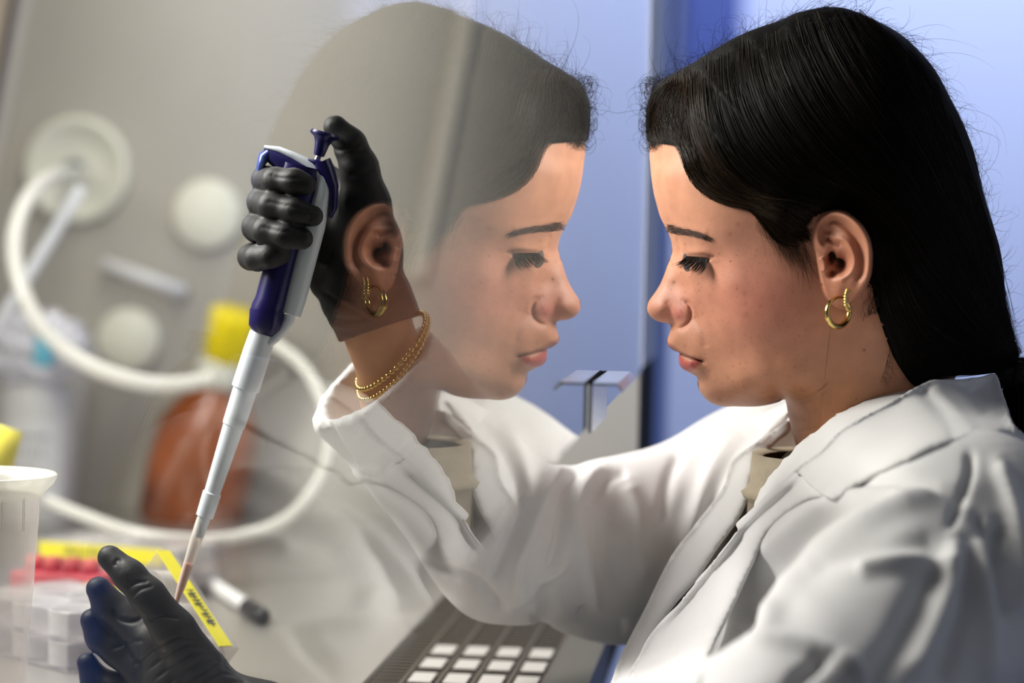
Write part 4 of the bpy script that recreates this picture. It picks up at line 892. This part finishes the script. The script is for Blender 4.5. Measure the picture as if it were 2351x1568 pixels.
# the room behind the woman
pale = mat('pale_blue_wall', (.62, .69, .90), .7, noise=(1.5, .03)); 
tag(MB().box((-3, 5.4, 0), (5.5, 5.5, 3.2)).build('wall_room', pale), kind='structure')
tag(MB().box((.86, -1.0, 0), (.96, 5.4, 3.2)).build('wall_side', mat('grey_wall', (.50, .54, .66), .8)), kind='structure')
tag(MB().box((-3, -1.0, -.02), (5.5, 5.5, 0)).build('floor_room', mat('room_floor', (.30, .33, .40), .5)), kind='structure')

navyp = mat('dark_blue_panel', (.07, .11, .36), .5)
p0 = at(1565, 175, 5.38); p1 = at(1712, -150, 5.38)
pn = MB().box((p0[0], 5.34, p0[2]), (p1[0], 5.399, p1[2])).build('wall_panel', navyp, None, bevel=.004); tag(pn, 'dark blue panel high on the pale wall, behind the top of the hair', 'panel')
bb = MB().box((.462, 1.30, .42), (.85, 2.0, .84)).build('mirrored_box', mat('blue_box', (.08, .22, .80), .5), None, bevel=.01); tag(bb, 'unseen tall blue box behind the woman, added for the blue mirrored in the glass over the lower glove', 'box')  # unseen box added for its blue reflection in the glass
bb2 = MB().box((.46, 1.28, .838), (.855, 2.02, .86)).build('lid', bpy.data.materials['blue_box'], bb, bevel=.004)
MB().box((.47, 1.31, 0), (.84, 1.99, .419)).build('base', bpy.data.materials['blue_box'], bb, bevel=.004)
# ------------------------------------------------------------------ things inside the cabinet
cream = mat('cream_plastic', (.82, .82, .68), .5); cream2 = mat('cream_plastic_inner', (.84, .83, .66), .5)
DW = YW - .001
def port(px, py, r, lab, deep):
    c = at(px, py, DW); e = empty('wall_port', V(c)); tag(e, lab, 'port')
    ax_ = np.array([0, -1.0, 0])
    pr = [(r, 0), (r, .006), (r * .97, .010)] + ([(r * .86, .011), (r * .80, .006), (r * .3, .006), (.0003, .006)] if deep else [(r * .9, .012), (.0003, .0125)])
    MB().lathe(c, ax_, pr, 56).build('flange', cream, e, True)
    return e, c
e, c = port(180, 390, 0.0534, 'large cream round wall port with the tube fitted in its middle', True)
MB().lathe(c + [0, -.006, 0], (0, -1, 0), [(.0095, 0), (.0095, .012), (.006, .016), (.006, .03)], 20).build('fitting', mat('dark_fitting', (.02, .03, .06), .4), e, True)
port(480, 492, 0.0347, 'small plain cream round wall port left of the raised hand', False)
port(300, 780, 0.0320, 'small cream round wall port low down, just above the curved tube', False)
rod = MB().tube([at(236, 604, DW - .014), at(425, 672, DW - .014)], .0065, 16)
o = rod.build('wall_rod', mat('rod_white', (.85, .85, .84), .4), None, True); tag(o, 'short white rod slanting across the cabinet side wall', 'rod')
for p in ((250, 609), (410, 666)): MB().tube([at(*p, DW - .014), at(*p, DW)], .004, 10).build('bracket', bpy.data.materials['rod_white'], o, True)
tb = clear('clear_tubing', (.85, .84, .78), .38)
def hose(pts, r, lab):
    q = np.array([at(*p) for p in pts]); q = catmull(q, 8); m = MB().tube(q, r, 16); o = m.build('tube', tb, None, True); tag(o, lab, 'tube')
    MB().tube(q, r * .62, 10).build('bore', mat('tube_bore', (.60, .58, .52), .4), o, True) if False else None
    return o
hose([(183, 398, DW - .03), (130, 402, 2.10), (75, 440, 2.02), (38, 520, 1.98), (36, 610, 1.96), (75, 720, 1.95), (150, 805, 1.95), (260, 862, 1.95), (380, 885, 1.96), (490, 872, 1.98)], .0072, 'thick clear tube hanging in an arc from the large wall port')
hose([(630, 790, 2.0), (690, 835, 1.98), (735, 905, 1.95), (760, 1000, 1.93), (735, 1100, 1.92), (660, 1190, 1.90), (550, 1232, 1.88), (430, 1240, 1.86), (300, 1222, 1.86), (180, 1180, 1.88), (110, 1150, 1.9)], .0052, 'clear tube looping behind the pipette down to the work surface')
pr_ = MB().tube([at(186, 432, 2.1), at(-30, 790, 2.02)], .0055, 12).build('glass_pipette', clear('clear_glass_rod', (.9, .92, .95), .45), None, True); tag(pr_, 'straight clear pipette slanting down from the large wall port to the left', 'pipette')
# steel strips along the corner of the cabinet
ls = mat('light_strip', (.62, .58, .52), .4); ds = mat('dark_gap', (.10, .09, .10), .6)  # pale strip and the dark gap beside it
def strip(pa, pb, wpx, m, name, D=DW, th=.012):
    a, b = at(*pa, D), at(*pb, D); w_ = wpx * D / F; v_ = []
    for y_ in (D - th, D):
        for p in (a, b): v_ += [(p[0] - w_ / 2, y_, p[2]), (p[0] + w_ / 2, y_, p[2])]
    o = MB().add(v_, [(0, 1, 3, 2), (4, 6, 7, 5), (0, 4, 5, 1), (2, 3, 7, 6), (0, 2, 6, 4), (1, 5, 7, 3)]).build(name, m, None, bevel=.001); tag(o, kind='structure')
strip((74, -60), (-40, 560), 24, ls, 'trim_6'); strip((50, -60), (-64, 560), 22, ds, 'trim_7', th=.006)
strip((-8, -60), (-122, 560), 92, warmw, 'trim_10', th=.008)
strip((1092, -60), (960, 640), 42, mat('pale_upright', (.66, .62, .50), .5), 'trim_8', th=.006)
strip((190, 870), (150, 1180), 40, mat('grey_upright', (.60, .59, .54), .5), 'trim_9', D=2.33, th=.02)

# bottle of orange medium with a yellow cap
bt, bo_ = at(516, 850, 2.25), at(430, 1200, 2.28); ax_ = (bt - bo_) / np.linalg.norm(bt - bo_); H_ = np.linalg.norm(bt - bo_)
btl = empty('bottle', V(bo_)); tag(btl, 'tilted bottle of orange medium with a yellow cap behind the pipette', 'bottle')
MB().lathe(bo_, ax_, [(.044, 0), (.050, .004), (.051, .05), (.049, H_ * .62), (.036, H_ * .78), (.021, H_ * .90), (.019, H_)], 48).build('body', mat('orange_medium', (.33, .085, .018), .25, noise=(14, .45)), btl, True)
MB().lathe(bo_ + ax_ * (H_ - .012), ax_, [(.026, 0), (.027, .004), (.025, .020), (.020, .026)], 36).build('neck_ring', mat('ring_white', (.72, .72, .62), .45), btl, True)
prf = []; c0 = bo_ + ax_ * (H_ + .012); n = 60; rows_ = []
u = np.cross(ax_, [0, 1, 0]); u /= np.linalg.norm(u); w_ = np.cross(ax_, u)
for h_, r_ in ((0, .0225), (.002, .0240), (.042, .0265), (.047, .0245), (.0475, .0002)):
    rows_ += [c0 + ax_ * h_ + (r_ * (1 + .05 * math.cos(8 * 2 * math.pi * k / n))) * (math.cos(2 * math.pi * k / n) * u + math.sin(2 * math.pi * k / n) * w_) for k in range(n)]
MB().add(rows_, [(i * n + k, i * n + (k + 1) % n, (i + 1) * n + (k + 1) % n, (i + 1) * n + k) for i in range(4) for k in range(n)]).build('cap', mat('yellow_cap', (.86, .70, .01), .35), btl, True)

# white canister under a crumpled clear bag
cb = at(80, 1190, 2.22); cb[2] = ZT
can = empty('canister', V(cb)); tag(can, 'white canister with a printed paper label at the left edge', 'canister')
hc_ = float(at(80, 880, 2.22)[2]) - ZT
MB().lathe(cb, (0, 0, 1), [(.034, 0), (.036, .003), (.036, hc_ - .012), (.032, hc_), (.0003, hc_)], 40).build('body', mat('canister_white', (.66, .65, .62), .5), can, True)
lb = [cb + [.0364 * math.cos(a), .0364 * math.sin(a), z] for z in (hc_ * .15, hc_ * .75) for a in np.linspace(-2.2, -.6, 20)]
MB().add(lb, [(i, i + 1, 21 + i, 20 + i) for i in range(19)]).build('label_sheet', mat('paper', (.76, .76, .74), .7), can, True)
tx = MB()
for r_ in range(4):
    for k in range(7 - r_):
        a = -1.9 + k * .15; z = hc_ * (.62 - .11 * r_); p = cb + np.array([.0369 * math.cos(a), .0369 * math.sin(a), z]); t_ = np.array([-math.sin(a), math.cos(a), 0]) * .0016
        tx.add([p - t_, p + t_, p + t_ + [0, 0, .0036], p - t_ + [0, 0, .0036]], [(0, 1, 2, 3)])
tx.build('print', mat('ink', (.08, .08, .09), .6), can)
rs = np.random.RandomState(11)
bagc = at(85, 800, 2.2); th_ = np.linspace(0, math.pi, 44); ph = np.linspace(0, 2 * math.pi, 80, endpoint=False); vv = []
for a in th_:
    for b in ph:
        r_ = 1 + .10 * math.sin(5 * b + 3 * a) + .09 * math.sin(9 * a - 4 * b) + .07 * math.sin(13 * b + 7 * math.sin(4 * a)) + .05 * rs.rand()
        vv.append(bagc + np.array([.048 * r_ * math.sin(a) * math.cos(b), .03 * r_ * math.sin(a) * math.sin(b), .030 * r_ * math.cos(a)]))
ff = [(i * 80 + k, i * 80 + (k + 1) % 80, (i + 1) * 80 + (k + 1) % 80, (i + 1) * 80 + k) for i in range(43) for k in range(80)]
bag = new_obj('plastic_bag', np.array(vv), np.array(ff), clear('bag_film', (.9, .9, .95), .42, .03), None, False); tag(bag, 'crumpled shiny clear plastic bag lying on top of the white canister', 'bag')
cy = MB().lathe(at(98, 840, 2.14), (.12, 0, 1), [(.0004, 0), (.0095, 0), (.0098, .003), (.0098, .026), (.009, .029), (.0004, .029)], 28).build('vial_cap', mat('cyan_plastic', (.16, .52, .66), .4), None, True); tag(cy, 'pale blue screw cap in front of the clear plastic bag', 'cap')

# clear beaker cut by the left edge of the frame
bk0 = at(-45, 1090, 1.36); bk = np.array([bk0[0], bk0[1], ZT]); Hb = bk0[2] - ZT
clr = clear('beaker_plastic', (.78, .74, .70), .80, .12); be = empty('beaker', V(bk)); tag(be, 'clear plastic beaker with a turned-out rim at the left edge', 'beaker')
MB().lathe(bk, (0, 0, 1), [(.026, 0), (.027, .002), (.0345, Hb - .012)], 64, cap=False).build('body', clr, be, True)
rim = clear('rim_plastic', (.84, .83, .78), .74, .1)
MB().lathe(bk, (0, 0, 1), [(.0345, Hb - .013), (.0365, Hb - .010), (.0425, Hb - .004), (.0445, Hb), (.0435, Hb + .0012), (.0395, Hb - .001), (.0355, Hb - .006), (.0340, Hb - .012)], 80, cap=False).build('rim', rim, be, True)
for a in (-.5, -.9): 
    d_ = np.array([math.cos(a), math.sin(a), 0]); MB().box((-.0006, -.0006, Hb - .03), (.0006, .0006, Hb - .010)).build('rib', rim, be).location = V(d_ * .0358)
for ch in be.children:
    if ch.name.startswith('rib'): ch.matrix_parent_inverse = Matrix.Identity(4)
yl = MB().lathe(at(-30, 1075, 1.62), (.25, .1, 1), [(.0003, 0), (.016, 0), (.017, .004), (.017, .03), (.0003, .031)], 28).build('yellow_bin_lid', mat('yellow_plastic', (.84, .74, .10), .45), None, True); tag(yl, 'yellow plastic cap seen behind and through the clear beaker', 'cap')
yl.scale = (1, 1, 1)

# six-well plates
plc = clear('plate_plastic', (.50, .48, .47), .80, .10); ylt = mat('yellow_tape', (.82, .74, .04), .55); ink = bpy.data.materials['ink']; rimc = clear('well_rim', (.82, .81, .80), .62, .08)
pinkm = mat('pink_agar', (.66, .30, .27), .35); 
def plate(O, ux, uy, uz, Lx, Ly, Hh, lab, tape=None, name='well_plate', group=None, fluid=None):
    """box with wells: O corner, ux uy uz directions"""
    e = empty(name, V(O)); tag(e, lab, 'plate', group)
    P = lambda a, b, c: O + ux * a + uy * b + uz * c
    m = MB(); v_ = [P(a, b, c) for a in (0, Lx) for b in (0, Ly) for c in (0, Hh)]; m.add(v_, [(0, 1, 3, 2), (4, 6, 7, 5), (0, 4, 5, 1), (2, 3, 7, 6), (0, 2, 6, 4), (1, 5, 7, 3)]); m.build('case', plc, e, bevel=.0012)
    R_ = min(Lx / 6.6, Ly / 4.8)
    for i in range(3):
        for j in range(2):
            c = P(Lx * (i + .5) / 3, Ly * (j + .5) / 2, Hh * .08); MB().lathe(c, uz, [(R_, 0), (R_, Hh * .8), (R_ * 1.06, Hh * .84), (R_ * 1.06, Hh * .78), (R_ * 1.03, 0)], 40, cap=False).build('well', rimc, e, True)
            if fluid: MB().lathe(c, uz, [(.0003, 0), (R_ * .97, 0), (R_ * .97, Hh * .3), (.0003, Hh * .3)], 30).build('medium', fluid, e, True)
    if tape:
        a0, a1, b, side = tape     # strip on the edge b of the plate, running along ux
        h0, h1 = (.35, 1.0); q = [P(a0, b, Hh * h0), P(a1, b, Hh * h0), P(a1, b, Hh * h1), P(a0, b, Hh * h1)]; d_ = uy * (.0006 * side)
        m = MB().add([p for p in q] + [p + d_ for p in q], [(0, 1, 2, 3), (7, 6, 5, 4), (0, 4, 5, 1), (1, 5, 6, 2), (2, 6, 7, 3), (3, 7, 4, 0)]); tp = m.build('tape_strip', ylt, e)
        m = MB(); r2 = np.random.RandomState(3)
        for k in range(11):
            s_ = a0 + (a1 - a0) * (.42 + .035 * k); hh = Hh * (.45 + .08 * r2.rand()); q0 = P(s_, b, hh) + d_ * 1.6; m.add([q0, q0 + ux * .0010, q0 + ux * (.0010 + .0008 * r2.randn()) + uz * Hh * .38, q0 + uz * Hh * .40], [(0, 1, 2, 3)])
            m.add([q0 + uz * Hh * .15, q0 + uz * Hh * .15 + ux * .0026, q0 + uz * Hh * .21 + ux * .0026, q0 + uz * Hh * .21], [(0, 1, 2, 3)])
        m.build('ink', ink, tp)
    return e
Z_ = np.array([0, 0, 1.0])
def flat(px, py, ang, z=ZT):     # a point of the picture laid down on height z, and two directions
    d = (np.array([(px - CX) / F, (py - CY) / F, 1.0]) @ R.T); t = (z - CAM[2]) / d[2]; O = CAM + d * t
    a = math.radians(ang); return O, np.array([math.cos(a), math.sin(a), 0]), np.array([-math.sin(a), math.cos(a), 0])
# the tilted plate in the lower hand
A3, B3 = at(404, 1266, 1.470), at(552, 1490, 1.432); ux = (B3 - A3) / np.linalg.norm(B3 - A3); C3 = at(250, 1330, 1.50) - A3; uy = C3 - ux * (C3 @ ux); uy /= np.linalg.norm(uy); uz = np.cross(ux, uy)
if uz[1] > 0: uz = -uz
plate(A3 + uy * 0, ux, uy, uz, .082, .085, .017, 'clear six-well plate with yellow tape held tilted by the lower hand', (.0, .080, -.0004, -1))
# stacks on the work surface
O, a_, b_ = flat(155, 1548, 140); 
for k in range(2):
    plate(O + Z_ * (.0005 + .0195 * k), a_, -b_ if False else b_ * -1, Z_, .125, .084, .0185, ['clear six-well plate at the lower left, bottom of its stack of two', 'clear six-well plate at the lower left, top of its stack of two'][k], [None, (.008, .105, .0842, 1)][k], group='plates near the beaker')
O, a_, b_ = flat(405, 1385, 166)
for k in range(2):
    plate(O + Z_ * (.0005 + .0205 * k), a_, -b_, Z_, .125, .084, .0185, ['clear six-well plate with pink medium behind the lower hand, bottom one', 'clear six-well plate with yellow tape behind the lower hand, top one'][k], [None, (.012, .118, -.0004, -1)][k], group='plates behind the lower hand', fluid=[pinkm, None][k])
O, a_, b_ = flat(20, 1420, -12)
rb = MB()
for k in range(4): rb.lathe(O + a_ * (.012 + .015 * k) + b_ * .01 + Z_ * .036, Z_, [(.0003, 0), (.0064, 0), (.0066, .012), (.0003, .0125)], 20)
tr = MB().add([O + a_ * x + b_ * y + Z_ * z for x in (0, .07) for y in (0, .04) for z in (.0, .034)], [(0, 1, 3, 2), (4, 6, 7, 5), (0, 4, 5, 1), (2, 3, 7, 6), (0, 2, 6, 4), (1, 5, 7, 3)]).build('tube_rack', mat('red_plastic', (.62, .10, .10), .4), None, bevel=.002); tag(tr, 'small red tube rack between the beaker and the plates', 'rack')
for k in range(4): MB().lathe(O + a_ * (.012 + .015 * k) + b_ * .015 + Z_ * .034, Z_, [(.0003, 0), (.0062, 0), (.0064, .010), (.0003, .0105)], 20).build('tube_cap', mat('red_cap', (.70, .13, .12), .4) if k == 0 else bpy.data.materials['red_cap'], tr, True)
# marker pen
def onz(px, py, z):
    d = (np.array([(px - CX) / F, (py - CY) / F, 1.0]) @ R.T); return CAM + d * ((z - CAM[2]) / d[2])
pa, pb = onz(452, 1318, ZT + .0062), onz(606, 1418, ZT + .0062); pd = (pb - pa) / np.linalg.norm(pb - pa); Lp = np.linalg.norm(pb - pa)
mk = empty('marker_pen', V(pa)); tag(mk, 'white marker pen with a black cap lying beside the tilted plate', 'pen')
MB().lathe(pa, pd, [(.0003, 0), (.0045, 0), (.0055, .003), (.0055, Lp * .78), (.0003, Lp * .78)], 24).build('barrel', mat('pen_white', (.66, .66, .66), .4), mk, True)
MB().lathe(pa + pd * Lp * .77, pd, [(.0003, 0), (.0060, 0), (.0062, Lp * .2), (.005, Lp * .23), (.0003, Lp * .23)], 24).build('cap', mat('pen_black', (.012, .012, .015), .35), mk, True)
